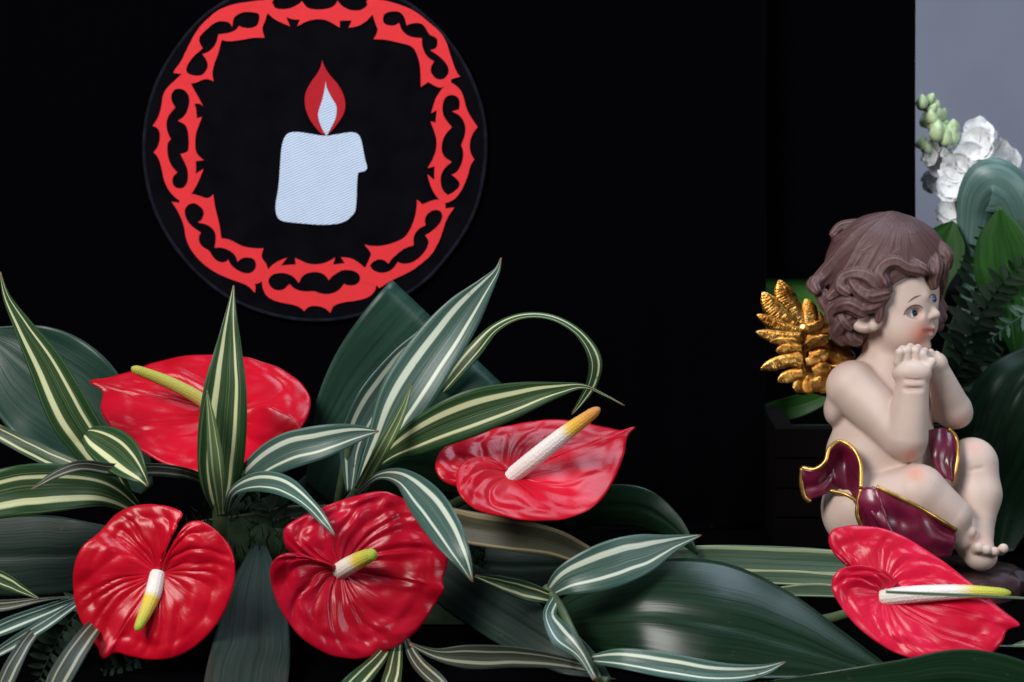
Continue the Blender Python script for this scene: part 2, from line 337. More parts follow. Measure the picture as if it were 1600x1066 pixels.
SEG = [
 ((230,110),5.075,[[(262,44),(205,92),(150,150),(125,200),(118,270),(102,340),(75,400),(45,438),(85,455),(105,495),(102,560),(80,620),(52,648),(80,675),(103,720),(120,790),(132,860),(160,930),(205,990),(255,1030),(300,1050),(345,985),(360,970),(400,900),(430,830),(448,780),(400,810),(388,818),(388,718),(452,712),(410,680),(385,640),(382,580),(385,510),(405,450),(425,400),(438,365),(395,382),(390,300),(375,265),(420,262),(445,285),(430,255),(395,190),(360,130),(345,85),(335,30),(290,5)],
  [(235,145),(210,160),(190,200),(195,245),(225,295),(190,335),(165,370),(153,420),(158,470),(175,520),(190,545),(165,570),(160,620),(165,680),(185,740),(215,785),(242,808),(205,840),(200,880),(210,915),(240,937),(285,935),(315,905),(328,850),(322,780),(300,730),(265,662),(300,655),(330,640),(333,570),(328,490),(310,435),(280,415),(245,400),(290,370),(320,325),(338,260),(335,205),(310,165),(275,145)]]),
 ((255,290),5.922,[[(150,160),(80,148),(130,220),(170,300),(200,390),(208,470),(240,560),(300,650),(380,730),(480,800),(600,855),(700,890),(770,915),(815,950),(850,992),(858,940),(850,905),(880,905),(912,885),(975,850),(985,790),(970,770),(955,720),(905,660),(930,580),(870,582),(760,570),(690,540),(610,495),(540,488),(520,340),(480,200),(465,80),(440,105),(405,120),(340,95),(270,75),(210,80),(150,130)],
  [(270,160),(225,180),(200,225),(205,280),(235,345),(290,395),(352,435),(330,470),(335,530),(375,575),(430,600),(460,660),(510,705),(560,712),(590,700),(602,680),(625,730),(680,780),(740,808),(800,815),(845,785),(865,735),(850,685),(815,665),(750,662),(715,680),(690,705),(675,650),(630,605),(560,575),(510,570),(478,575),(490,510),(488,440),(455,390),(400,355),(322,340),(360,315),(382,260),(370,215),(330,180),(300,163)]]),
 ((400,385),8.42,[[(75,455),(100,580),(150,660),(240,710),(350,740),(500,765),(580,795),(640,850),(680,800),(730,780),(820,780),(900,805),(950,840),(980,870),(1000,820),(1030,770),(1150,730),(1300,715),(1470,675),(1560,600),(1590,500),(1600,400),(1440,285),(1340,200),(1240,150),(1120,140),(1170,220),(1015,240),(1045,140),(990,180),(900,220),(800,238),(700,232),(620,200),(515,150),(525,235),(335,250),(415,145),(320,180),(240,225),(190,270),(165,300),(110,380)],
  [(320,345),(230,360),(175,410),(162,460),(185,520),(240,570),(310,582),(370,565),(410,525),(445,495),(490,545),(560,580),(660,597),(770,585),(830,615),(910,630),(1000,622),(1070,590),(1130,540),(1160,490),(1200,512),(1280,515),(1340,490),(1375,430),(1365,370),(1310,325),(1220,305),(1140,308),(1070,345),(1000,395),(960,445),(925,385),(860,345),(790,332),(720,338),(650,360),(600,405),(565,480),(510,405),(440,365),(380,348)]]),
 ((260,0),7.61,[[(180,880),(85,865),(110,820),(175,740),(250,580),(330,420),(410,300),(500,220),(600,130),(720,75),(850,40),(1000,20),(1150,0),(1250,10),(1290,90),(1195,160),(1185,240),(1135,330),(1170,450),(1050,445),(900,475),(740,495),(660,475),(620,640),(570,760),(545,880),(565,965),(490,935),(440,945),(340,990),(290,990),(200,960)],
  [(630,250),(570,275),(490,340),(410,420),(390,465),(400,520),(437,575),(370,630),(300,700),(250,780),(235,830),(250,870),(300,895),(390,905),(450,880),(490,820),(497,760),(475,700),(432,645),(510,615),(570,560),(605,490),(620,410),(740,395),(830,360),(865,310),(910,330),(1000,340),(1080,310),(1108,240),(1110,180),(1085,150),(940,138),(860,165),(800,210),(785,320),(760,275),(720,255)]]),
 ((400,0),8.0,[[(150,165),(240,250),(430,330),(380,215),(470,245),(550,245),(520,330),(640,260),(790,235),(900,255),(1050,345),(1050,260),(1200,255),(1160,345),(1280,330),(1390,260),(1460,180),(1510,150),(1590,60),(1480,-60),(1300,-150),(1000,-190),(600,-190),(280,-140),(120,-40),(80,60)],
  [(195,40),(215,85),(270,115),(400,115),(480,85),(560,35),(575,15),(600,45),(640,100),(720,120),(850,120),(950,95),(1000,50),(1020,10),(1050,50),(1110,100),(1200,135),(1320,130),(1380,80),(1410,40),(1390,-30),(1200,-60),(800,-80),(400,-60),(230,-20)]]),
 ((660,110),5.08,[[(155,145),(110,210),(90,270),(70,340),(115,315),(105,415),(65,405),(95,480),(115,550),(110,640),(75,720),(42,775),(97,760),(95,870),(40,825),(60,900),(90,970),(130,1020),(160,1050),(200,1050),(260,1020),(300,970),(340,890),(365,820),(380,755),(412,705),(385,665),(373,600),(385,530),(410,485),(440,450),(400,395),(350,310),(325,200),(300,150),(260,115),(230,95),(190,110)],
  [(235,190),(190,205),(163,250),(158,320),(175,380),(235,450),(185,500),(155,570),(152,640),(175,690),(232,725),(180,770),(145,830),(145,900),(165,960),(205,990),(250,965),(290,930),(300,895),(275,860),(232,828),(275,810),(310,750),(327,680),(322,620),(305,595),(335,530),(345,460),(330,400),(290,350),(235,325),(290,310),(300,260),(285,210)]]),
 ((560,300),6.27,[[(775,70),(700,90),(630,122),(575,75),(572,170),(540,300),(470,440),(360,495),(230,530),(130,530),(62,515),(100,560),(132,605),(95,680),(70,745),(20,790),(20,880),(180,905),(205,940),(330,860),(430,815),(540,760),(690,640),(750,560),(810,440),(850,300),(890,220),(940,150),(855,160),(850,90)],
  [(755,170),(700,190),(660,235),(650,280),(660,325),(600,350),(555,400),(540,450),(542,520),(460,545),(390,595),(330,650),(297,700),(250,660),(190,655),(140,685),(115,720),(140,765),(210,795),(290,785),(350,745),(385,685),(430,705),(510,700),(580,660),(650,590),(690,510),(685,460),(655,425),(720,385),(780,330),(820,270),(825,220),(800,180)]]),
 ((570,0),7.61,[[(95,165),(130,290),(165,360),(105,465),(250,470),(400,505),(570,545),(630,660),(660,780),(665,900),(668,1035),(755,975),(830,1020),(910,1050),(1030,980),(1025,945),(1060,930),(1135,910),(1090,860),(1040,720),(1000,600),(980,520),(910,390),(780,280),(600,130),(430,60),(300,20),(150,-10),(20,10),(40,80)],
  [(320,135),(250,150),(215,200),(220,265),(260,300),(330,308),(380,295),(410,270),(430,340),(480,405),(560,445),(680,455),(680,540),(720,650),(780,705),(825,730),(785,800),(785,860),(830,925),(890,952),(950,935),(995,880),(1000,820),(970,750),(880,660),(780,598),(840,580),(865,540),(865,470),(840,440),(770,415),(740,360),(700,295),(640,270),(570,275),(497,300),(480,220),(440,155),(390,135)]]),
]
for i, (org, sc, loops) in enumerate(SEG):
    applique('thorn_link', loops, org, sc, 0.0002, 0.0011+0.00012*i, M['thread_red'])
CO, CS = (410, 80), 3.674
applique('candle', [[(160,465),(130,485),(112,540),(105,620),(95,780),(75,880),(80,940),(105,975),(200,985),(350,998),(470,985),(520,940),(540,910),(545,700),(560,692),(590,690),(605,668),(590,625),(570,510),(550,472),(510,463),(440,475),(360,488),(280,475),(210,463)]], CO, CS, 0.0002, 0.0016, M['thread_white'])
applique('flame', [[(345,50),(330,110),(280,175),(245,240),(243,310),(265,380),(310,445),(350,482),(380,478),(430,420),(475,350),(478,280),(445,200),(380,130),(350,75)]], CO, CS, 0.0002, 0.0011, M['thread_darkred'])
applique('flame_core', [[(365,170),(368,210),(400,270),(430,315),(425,380),(395,440),(370,485),(345,450),(322,390),(320,350),(345,280),(358,220)]], CO, CS, 0.0014, 0.0006, M['thread_white'])
# second black panel, ends above the plants
pn = P(1310, 430, 0.335)
v = []
for px in np.linspace(1080, 1431, 50):
    for py in np.linspace(-160, 434, 30):
        p = P(px, py, 0.335); v.append((p.x, p.y+0.004*noise.noise((px*0.02, py*0.003, 5)), p.z))
pan = link('black_panel', pymesh('black_panel', v, grid_faces(50, 30)), M['velvet'])
md = pan.modifiers.new('thick', 'SOLIDIFY'); md.thickness = 0.006; md.offset = -1
tag(pan, 'plain black fabric panel hanging above the angel, beside the grey wall', 'panel')

# ------------------------------------------------------------------ leaves
def leaf(parent, pts, m, name='leaf', fold=0.18, cup=0.0, n=56, nv=13, wave=0.0, fixed=None, th=0.0005, seed=0, root=None, gutter=0.0):
    "pts: (px, py, Y, half width in px, roll in degrees) along the midrib"
    W = []
    for q in pts:
        px, py, Y, hw = q[:4]; roll = q[4] if len(q) > 4 else 0
        p = P(px, py, Y); W.append((p.x, p.y, p.z, hw*S(Y), roll))
    c = cr(W, n); v = []; uv = []
    for i in range(n):
        p = Vector(c[i, :3]); t = Vector(c[min(i+1, n-1), :3]-c[max(i-1, 0), :3])
        vd = (p-EYE).normalized()
        if fixed is not None:
            s = (RIGHT*fixed[0]-UP*fixed[1]).normalized()
        else:
            s = t.cross(vd)*-1; s.normalize()
        nn = -vd; nn = (nn-s*nn.dot(s)).normalized()
        r = math.radians(c[i, 4]); s2 = s*math.cos(r)+nn*math.sin(r); n2 = nn*math.cos(r)-s*math.sin(r)
        hw = max(c[i, 3], 0.0002); u = i/(n-1)
        for j in range(nv):
            x = -1+2*j/(nv-1)
            h = fold*abs(x)*hw+cup*(x*x)*hw-gutter*math.exp(-(x/0.12)**2)*hw
            if wave: h += wave*hw*abs(x)*noise.noise((u*5+seed, x*1.2, seed*1.7))
            q = p+s2*(x*hw)+n2*h
            if q.z < 0.003: q.z = 0.003+0.01*(0.003-q.z)
            v.append(q); uv.append((u, j/(nv-1)))
    me = pymesh(name, v, grid_faces(n, nv), uv)
    o = link(name, me, M[m] if isinstance(m, str) else m, parent)
    if th:
        md = o.modifiers.new('thick', 'SOLIDIFY'); md.thickness = th; md.offset = 0
    return o
def stem(parent, pts, r0, r1, m='stem', name='stem', n=24):
    W = [tuple(P(x, y, Y)) for x, y, Y in pts]; c = cr(W, n)
    c[:, 2] = np.maximum(c[:, 2], 0.004)
    return link(name, tube_mesh(name, c, [(r0+(r1-r0)*i/(n-1))*PXM for i in range(n)], 10), M[m] if isinstance(m, str) else m, parent)

G_S = 'striped foliage sprigs in the arrangement'
def sprig(label, base, leaves, stems):
    b = P(*base); b.z = max(b.z, 0)
    t = thing('striped_foliage_sprig', label, 'foliage', (b.x, b.y, b.z), G_S)
    for k, (pts, m, kw) in enumerate(leaves): leaf(t, pts, m, seed=k+base[0]*0.01, **kw)
    for pts, r0, r1 in stems: stem(t, pts, r0, r1)
    return t
sprig('striped green and cream sprig at the left edge with one tall pointed leaf', (228, 850, -0.07), [
    ([(214,800,-.08,5),(165,730,-.10,24,10),(112,648,-.11,36,10),(72,570,-.11,28,8),(36,510,-.11,15),(10,463,-.11,6),(0,425,-.11,1)], 'stripe', dict(fold=0.12)),
    ([(150,745,-.09,4),(136,700,-.10,7),(134,678,-.115,9),(150,684,-.135,25),(178,702,-.155,33),(202,722,-.17,28),(222,745,-.18,12),(232,760,-.18,2)], 'stripe', dict(fold=0.25, fixed=(0.62,-0.78))),
    ([(226,805,-.08,5),(160,765,-.12,27,0),(90,762,-.14,38,0),(25,768,-.15,40),(-40,782,-.15,32),(-100,800,-.15,8)], 'stripe', dict(fold=0.1)),
    ([(216,800,-.07,4),(140,745,-.06,13),(70,712,-.05,16,-20),(-10,672,-.04,12)], 'stripe', dict(fold=0.1)),
  ], [([(196,770,-.08),(222,810,-.07),(240,870,-.04),(270,930,0)], 9, 7)])
sprig('striped sprig with the upright spear-shaped leaf in front of the back anthurium', (345, 880, -0.08), [
    ([(347,812,-.10,7),(344,752,-.12,32),(347,680,-.13,38),(352,605,-.13,33),(357,545,-.125,21),(361,490,-.12,9),(365,446,-.11,1)], 'stripe', dict(fold=0.22)),
    ([(352,806,-.10,5),(382,752,-.12,17,10),(440,710,-.14,29,10),(505,690,-.15,26,5),(555,678,-.15,15),(592,674,-.15,1)], 'stripe_skylit', dict(fold=0.15)),
    ([(352,806,-.11,4),(366,768,-.15,8,20),(408,754,-.18,18,25),(446,762,-.20,18,25),(482,788,-.22,11,25),(506,814,-.235,7),(524,838,-.24,1)], 'stripe_skylit', dict(fold=0.2)),
    ([(338,800,-.09,4),(318,752,-.11,8,20),(260,735,-.14,11,25),(180,734,-.165,11,25),(125,728,-.18,9,15),(88,741,-.19,7,-20),(48,765,-.2,1)], 'stripe_dull', dict(fold=0.1)),
    ([(346,806,-.115,6),(338,735,-.142,13,-10),(331,665,-.146,8),(323,610,-.145,1)], 'new_leaf', dict(fold=0.3)),
  ], [([(346,770,-.11),(345,815,-.10),(350,880,-.06),(360,930,0)], 13, 9)])
sprig('tall striped sprig in the middle with a leaf curling over to the right', (520, 830, -0.06), [
    ([(560,766,-.09,7),(596,694,-.09,24,8),(634,620,-.09,42,10),(680,548,-.085,40,8),(725,488,-.08,30),(761,444,-.08,13),(777,422,-.08,5),(783,403,-.08,1)], 'stripe_skylit', dict(fold=0.14)),
    ([(546,768,-.06,6),(552,690,-.05,21,-10),(582,630,-.045,29,-15),(626,572,-.04,26,-15),(662,530,-.04,16),(690,488,-.04,2)], 'stripe_skylit', dict(fold=0.12)),
    ([(556,768,-.08,5),(600,716,-.1,11,-5),(655,682,-.12,28,-5),(735,646,-.13,36,-5),(812,623,-.13,26),(872,609,-.13,12),(912,604,-.125,4),(946,618,-.12,2),(976,634,-.12,1)], 'stripe', dict(fold=0.16)),
    ([(556,772,-.09,4),(592,744,-.14,6,10),(628,748,-.18,16,15),(664,784,-.22,29,10),(697,832,-.25,27,5),(721,872,-.265,16),(739,910,-.27,1)], 'stripe_skylit', dict(fold=0.16)),
    ([(690,610,-.02,8),(742,548,-.02,14,30),(775,513,-.02,11,50),(815,495,-.02,10,62),(862,497,-.02,9,60),(905,522,-.02,10,50),(929,562,-.02,13,35),(924,600,-.02,10,30),(906,630,-.02,5,20),(893,648,-.02,1)], 'stripe', dict(fold=0.1)),
    ([(562,766,-.095,9),(596,704,-.125,11),(624,652,-.13,8),(643,602,-.128,1)], 'new_leaf', dict(fold=0.35)),
  ], [([(600,700,-.1),(560,768,-.08),(528,810,-.05),(510,850,-.02),(500,920,0.02)], 11, 8), ([(545,690,-.05),(536,745,-.05),(525,800,-.03),(515,860,0.0)], 8, 6)])
sprig('striped sprig right of centre with one leaf pointing to the angel', (930, 1066, -0.22), [
    ([(852,932,-.19,5),(884,908,-.20,24,5),(944,886,-.20,37,5),(1004,866,-.19,32,5),(1052,849,-.18,14),(1096,836,-.17,1)], 'stripe_skylit', dict(fold=0.16)),
    ([(925,1030,-.24,7),(972,1030,-.26,17,15),(1050,1043,-.27,21,20),(1130,1053,-.27,17,15),(1190,1048,-.26,10),(1228,1034,-.25,1)], 'stripe_skylit', dict(fold=0.22)),
    ([(872,938,-.195,7),(826,925,-.2,15),(780,910,-.21,11,10),(742,900,-.21,2)], 'stripe', dict(fold=0.3)),
    ([(868,935,-.2,8),(858,962,-.22,13,30),(876,994,-.24,20,20),(905,1022,-.25,9),(930,1062,-.26,4)], 'stripe_skylit', dict(fold=0.2)),
    ([(932,1048,-.24,5),(885,1036,-.25,10,10),(805,1026,-.26,17,15),(730,1026,-.265,19,10),(680,1022,-.265,9),(640,1006,-.265,2)], 'stripe_dull', dict(fold=0.2)),
  ], [([(852,918,-.19),(870,940,-.20),(900,1000,-.235),(935,1062,-.245),(950,1100,-.25)], 7, 6)])
sprig('striped leaves under the centre front anthurium at the bottom edge', (625, 1000, -0.2), [
    ([(620,990,-.17,4),(585,1038,-.25,13),(545,1078,-.29,17),(505,1120,-.3,8)], 'stripe', dict(fold=0.25)),
    ([(624,990,-.17,4),(616,1042,-.25,13),(608,1085,-.29,15),(604,1130,-.3,6)], 'stripe', dict(fold=0.25)),
    ([(630,990,-.17,4),(655,1038,-.25,11),(688,1070,-.28,12),(720,1110,-.29,4)], 'stripe_dull', dict(fold=0.25)),
  ], [([(622,992,-.17),(612,975,-.13),(590,950,-.06)], 5, 5)])
sprig('thin pale striped leaves fanning out in the lower left corner', (130, 935, -0.16), [
    ([(150,925,-.17,3),(75,953,-.2,10,10),(10,978,-.22,13,10),(-50,1003,-.23,6)], 'stripe_skylit', dict(fold=0.3)),
    ([(150,922,-.18,2),(70,976,-.22,10,-10),(10,1012,-.235,9),(-30,1035,-.24,2)], 'stripe_skylit', dict(fold=0.3)),
    ([(90,955,-.18,4),(40,1005,-.24,10),(8,1066,-.27,13),(-10,1110,-.28,4)], 'stripe_dull', dict(fold=0.3)),
    ([(190,930,-.15,3),(128,1005,-.25,16),(90,1066,-.28,18),(60,1130,-.29,4)], 'stripe_dull', dict(fold=0.15)),
    ([(-50,885,-.2,14),(5,908,-.2,13),(40,925,-.2,6),(62,936,-.2,1)], 'stripe', dict(fold=0.2)),
    ([(-50,950,-.2,12),(10,946,-.2,9),(60,938,-.2,4),(110,932,-.19,1)], 'stripe_dull', dict(fold=0.2)),
  ], [([(140,928,-.17),(170,915,-.12),(230,900,-.02)], 8, 7)])

G_B = 'single broad dark leaves in the arrangement'
def broad(label, pts, m='broad', name='broad_leaf', group=G_B, cat='leaf', **kw):
    if name != 'strap_leaf': kw.setdefault('gutter', 0.035); kw['nv'] = 25
    o = leaf(None, pts, m, name=name, **kw); return tag(o, label, cat, group)
broad('broad blue-green leaf behind the tall striped leaf at the left edge', [(230,765,.0,12),(178,700,.01,62),(100,626,.02,92),(30,566,.03,72),(-25,520,.04,12)], 'broad_cool', cup=0.2, fold=0.0, wave=0.1)
broad('large dark leaf bent over into a roof shape behind the middle striped sprig',
      [(496,775,.0,26),(535,700,.0,66),(592,632,.0,100),(650,568,-.005,114),(688,528,.0,117),(698,519,.01,117),(696,523,.022,115),(676,552,.05,100),(650,600,.07,60),(640,650,.08,12)],
      'broad_cool', fixed=(.73,.69), cup=0.06, fold=0.05, n=80, wave=0.05)
broad('huge glossy dark leaf with a light reflection lying below the angel', [(850,985,-.15,16,24),(910,966,-.17,58,24),(1000,956,-.20,96,24),(1110,968,-.215,112,24),(1210,996,-.22,92,24),(1290,1022,-.225,58,24),(1390,1056,-.23,14,24)], 'broad_gloss', cup=-0.20, fold=0.0, wave=0.02, n=80, nv=21)
broad('dark leaf drooping out from under the right-hand middle anthurium', [(880,800,-.03,22),(940,790,-.05,32),(1000,793,-.06,31),(1045,818,-.06,21),(1075,848,-.06,9),(1090,866,-.06,2)], 'broad', cup=-0.2, fold=0.0)
broad('dark leaf running diagonally down to the right from the centre anthurium', [(640,860,-.1,20),(700,905,-.13,40),(770,950,-.17,44),(855,1002,-.21,40),(920,1045,-.23,24),(960,1080,-.24,5)], 'broad_dim', cup=-0.15, fold=0.08)
broad('grey-green leaf behind the front left anthurium reaching the left edge', [(-60,872,-.06,58),(40,868,-.07,64),(120,866,-.08,56),(190,852,-.08,28),(235,840,-.08,3)], 'broad_dim', cup=-0.15, fold=0.06)
broad('dark leaf hanging to the bottom edge between the two front anthuriums', [(405,850,-.07,10),(402,915,-.13,40),(396,990,-.205,58),(384,1070,-.29,66),(370,1160,-.38,60)], 'broad_dim', cup=-0.12, fold=0.1)
broad('dark leaf across the bottom right corner in front of the red flower', [(1170,1072,-.25,4),(1290,1076,-.27,26),(1410,1076,-.28,46),(1515,1072,-.285,58,0),(1620,1092,-.29,46),(1700,1120,-.29,6)], 'broad', cup=0.05, fold=0.1)
broad('shaded dark leaf tucked behind the middle sprig stems', [(450,775,.03,8),(540,745,.05,40),(640,728,.06,46),(725,745,.06,26),(770,770,.06,3)], 'broad', cup=-0.2, fold=0.05)
broad('shaded leaf lying under the sprig stems between the red flowers', [(300,872,-.02,10),(360,862,-.04,26),(430,855,-.05,30),(500,850,-.05,20)], 'broad_dim', cup=-0.2, fold=0.05)
broad('dark leaf low in the shade right of the centre anthurium', [(690,870,-.02,18),(780,885,-.04,36),(860,885,-.05,34),(940,880,-.06,14)], 'broad_dim', cup=-0.2, fold=0.05)
G_T = 'long strap leaves lying across the table'
broad('tan-edged strap leaf running right from below the striped drooping leaf', [(640,800,-.1,22),(720,822,-.11,26),(800,836,-.12,26),(870,850,-.12,22),(930,875,-.12,14)], 'tan_strap', 'strap_leaf', G_T, fold=0.2)
broad('widest pale green strap leaf lying level in front of the angel', [(1000,876,-.06,17),(1100,872,-.05,20),(1200,874,-.045,21),(1310,880,-.04,20),(1400,890,-.04,14)], 'strap', 'strap_leaf', G_T, fold=0.12)
broad('narrow yellow-green strap leaf just below the widest strap leaf', [(1060,903,-.09,8),(1150,901,-.09,10),(1240,903,-.09,12),(1330,908,-.09,9)], 'strap', 'strap_leaf', G_T, fold=0.12)
broad('short pale strap leaf ending behind the right-hand red flower', [(1210,925,-.11,7),(1270,922,-.11,11),(1330,926,-.11,9),(1400,935,-.11,4)], 'strap', 'strap_leaf', G_T, fold=0.12)
broad('yellowish strap leaf piece showing behind the stems between the red flowers', [(300,822,-.0,7),(380,812,-.01,9),(450,802,-.02,11),(540,800,-.02,12)], 'strap', 'strap_leaf', G_T, fold=0.12)
broad('pale strap leaf at the right edge under the red flower tip', [(1540,1050,-.14,10),(1590,1030,-.14,24),(1660,1010,-.14,24)], 'strap', 'strap_leaf', G_T, fold=0.1)
gb = leaf(None, [(1384,925,-.275,2.2),(1450,928,-.275,2.5),(1530,931,-.27,2.2),(1620,936,-.26,1.4)], 'strap', name='grass_blade', fold=0.3, nv=5)
tag(gb, 'thin grass blade crossing in front of the right-hand flower spadix', 'grass blade')

# ------------------------------------------------------------------ anthuriums
G_A = 'red anthurium flowers'
def anthurium(label, C, Y0, tilt, bnd, spad, m, smat, coff=-14, cup=6, veins=20, seed=0, tip_i=None, stem_pts=None, vamp=1.0):
    tx, ty = math.tan(math.radians(tilt[0])), math.tan(math.radians(tilt[1])); s = S(Y0)
    def D(px, py, off): return Y0+s*((C[1]-py)*tx+(px-C[0])*ty)-off*s
    c3 = P(C[0], C[1], D(C[0], C[1], coff))
    nrm = Vector((s*ty*-1, -s, s*tx)).normalized()
    nrm = Vector((ty, -1, tx)); nrm = Vector((ty*1.0, -1.0, tx*1.0)).normalized()
    B = [(*P(q[0], q[1], D(q[0], q[1], q[2] if len(q) > 2 else 0)), q[3] if len(q) > 3 else 0) for q in bnd]
    nu, nt = 230, 44; b3 = cr(B, nu)
    # parameter of the tip
    tipd = [np.linalg.norm(b3[i, :3]-np.array(B[tip_i][:3])) for i in range(nu)]; ut = int(np.argmin(tipd))/(nu-1)
    v = [c3]; uv = [(0, 0)]
    for i in range(nu):
        u = i/(nu-1); bp = Vector(b3[i, :3]); L = (bp-c3).length; sag = max(0, b3[i, 3])*s; mid = c3.lerp(bp, 0.5)+(UP*-1.0-FWD*0.35)*sag+RIGHT*(0.35*sag)
        du = (u-ut); side = abs(du)/(ut if du < 0 else 1-ut)          # 0 at tip, 1 at sinus
        for j in range(1, nt+1):
            t = (j/nt)
            p = c3.lerp(bp, t) if sag <= 0 else c3*((1-t)**2)+mid*(2*t*(1-t))+bp*(t*t)
            amp = min(1, L/(60*s))
            h = cup*math.sin(math.pi*min(1, t))*amp
            sw = side+0.10*noise.noise((side*5+seed, seed*2, 1))+0.03*noise.noise((u*30, t*3, seed))
            w_ = sw*veins*0.30+0.85*(t**2.0)+(0.37 if du < 0 else 0)
            fr = w_-math.floor(w_)
            env = (t**0.7)*max(0, 1-t)**0.5*1.7*min(1, side*5+0.12)*amp
            groove = math.exp(-((fr-0.5)/0.10)**2)
            vr = 0.45+1.0*(noise.noise((math.floor(w_)*1.7, seed, 0.5))*0.5+0.5)
            h += vamp*env*vr*(3.6*(1-(2*fr-1)**2)-3.2*groove)
            # collective vein near the margin, quilted cells outside it, and the midrib
            tv_ = 0.80+0.06*noise.noise((u*7, seed, 2))
            h -= vamp*0.9*math.exp(-((t-tv_)/0.05)**2)*amp
            h += vamp*2.2*max(0, noise.noise((u*26, t*4, seed)))*max(0, min(1, (t-0.45)*3))*(1-t)*4*amp
            h -= vamp*2.0*math.exp(-(du/0.010)**2)*t*(1-t)*3
            q = p/s*0.030
            h += vamp*3.0*noise.noise((q.x+seed, q.y, q.z))*t*amp
            if t > 0.93: h -= 1.2*((t-0.93)/0.07)**2*amp
            v.append(p+nrm*(h*s)); uv.append((t, u))
    f = []
    for i in range(nu-1):
        a = 1+i*nt; b = 1+(i+1)*nt
        f.append((0, a, b))
        for j in range(nt-1): f.append((a+j, a+j+1, b+j+1, b+j))
    f = [tuple(reversed(q)) for q in f]
    root = thing('anthurium_flower', label, 'flower', tuple(c3), G_A)
    o = link('spathe', pymesh('spathe', v, f, uv), M[m], root)
    md = o.modifiers.new('thick', 'SOLIDIFY'); md.thickness = 0.0009; md.offset = -1
    # spadix: (px, py, toward-viewer px, radius px)
    W = [(*P(x, y, D(C[0], C[1], coff)-z*s), r*s) for x, y, z, r in spad]; c = cr(W, 70)
    rad = c[:, 3].copy()
    for k in range(6): rad[-1-k] *= math.sqrt(max(0.02, 1-((6-k)/6.2)**2))
    link('spadix', tube_mesh('spadix', c[:, :3], rad, 28, 1, (0.05, 1, 0.1), True, lambda a, b_: 1+0.035*math.cos((b_*14+((a*46) % 2)*0.5)*2*math.pi)*math.cos(a*46*2*math.pi)), smat, root)
    if stem_pts: stem(root, stem_pts, 8, 8, name='stem')
    return root
sp_y = spadix_mat('spadix_yellow', [(0, (0.75, 0.66, 0.40)), (0.25, (0.52, 0.46, 0.10)), (0.9, (0.42, 0.40, 0.06))])
sp_wyg = spadix_mat('spadix_white_yellow_green', [(0, WH), (0.36, WH), (0.46, YE), (0.7, (0.62, 0.52, 0.08)), (1, (0.36, 0.48, 0.05))])
sp_wy = spadix_mat('spadix_white_yellow', [(0, WH), (0.45, (0.80, 0.72, 0.60)), (0.62, YE), (0.8, (0.5, 0.48, 0.06)), (1, (0.32, 0.42, 0.04))])
sp_wyo = spadix_mat('spadix_white_orange', [(0, WH), (0.62, WH), (0.72, (0.78, 0.50, 0.06)), (0.86, (0.72, 0.34, 0.06)), (1, (0.55, 0.22, 0.06))])
sp_wg = spadix_mat('spadix_white_green', [(0, (0.72, 0.70, 0.62)), (0.25, WH), (0.58, WH), (0.72, (0.66, 0.58, 0.08)), (1, (0.36, 0.44, 0.04))])
anthurium('back left red anthurium with yellow spadix behind the upright striped leaf', (352, 648), -0.03, (44, 0),
  [(388,656,-6),(420,668,-14),(455,680,-14),(474,664,-6),(485,625,0),(466,595,2),(430,573,4),(380,558,4),(320,555,2),(262,562,0),(205,580,2),(172,591,4),(140,596,6),(160,612,2),(158,640,4),(174,668,6),(205,695,8),(250,722,8),(300,740,8),(350,747,10),(400,740,16),(446,720,30,14),(474,692,56,50),(466,660,74,90),(442,642,80,110),(416,634,74,110),(396,640,50,70),(386,656,10,0)],
  [(336,640,0,11),(300,616,14,10.5),(255,594,26,9.5),(205,575,40,7)], 'spathe', sp_y, coff=-10, cup=4, veins=16, seed=1.3, tip_i=12,
  stem_pts=[(356,650,0.0),(375,700,0.02),(400,780,0.03),(420,860,0.03)], vamp=1.2)
anthurium('front left red anthurium facing the viewer with white and yellow spadix', (249, 896), -0.22, (12, -8),
  [(254,884,-6),(258,852,-2),(272,820,2),(284,803,6),(265,793,-2),(235,789,-10),(205,793,-14),(180,806,-14),(162,826,-8),(150,838,6),(130,854,14),(117,885,12),(115,922,4),(123,960,2),(140,993,0),(154,1012,2),(161,1029,8),(178,1020,2),(205,1026,0),(235,1031,0),(272,1027,0),(312,1004,-2),(345,965,-2),(364,917,0),(367,882,2),(356,850,6),(332,825,10),(310,815,12),(292,820,12),(279,842,8),(273,866,2),(262,886,-4)],
  [(247,896,0,13),(240,925,22,13),(228,955,42,10.5),(213,986,62,6)], 'spathe', sp_wyg, coff=-16, cup=8, veins=20, seed=4.1, tip_i=16,
  stem_pts=[(252,890,-.2),(262,880,-.17),(320,900,-.06),(400,925,0.0)], vamp=1.6)
anthurium('front centre dark red anthurium with deep veins and short pale spadix', (532, 888), -0.21, (14, 6),
  [(517,883,-6),(500,876,-12),(475,868,-16),(450,860,-14),(443,842,-8),(446,824,-4),(470,808,-2),(510,790,0),(555,775,0),(600,768,-2),(642,786,-2),(676,820,0),(697,852,2),(699,882,4),(692,908,6),(694,920,10),(683,940,4),(652,985,2),(612,1015,0),(560,1031,0),(510,1022,0),(470,996,2),(440,956,4),(425,917,12),(422,890,24),(432,871,34),(452,864,34),(482,872,22),(505,881,6),(519,890,-3)],
  [(530,893,0,14),(545,884,24,14),(566,873,46,12.5),(586,865,66,9)], 'spathe_deep', sp_wy, coff=-18, cup=9, veins=18, seed=8.7, tip_i=15,
  stem_pts=[(528,888,-.19),(522,885,-.16),(500,900,-.06),(480,925,0.0)], vamp=2.5)
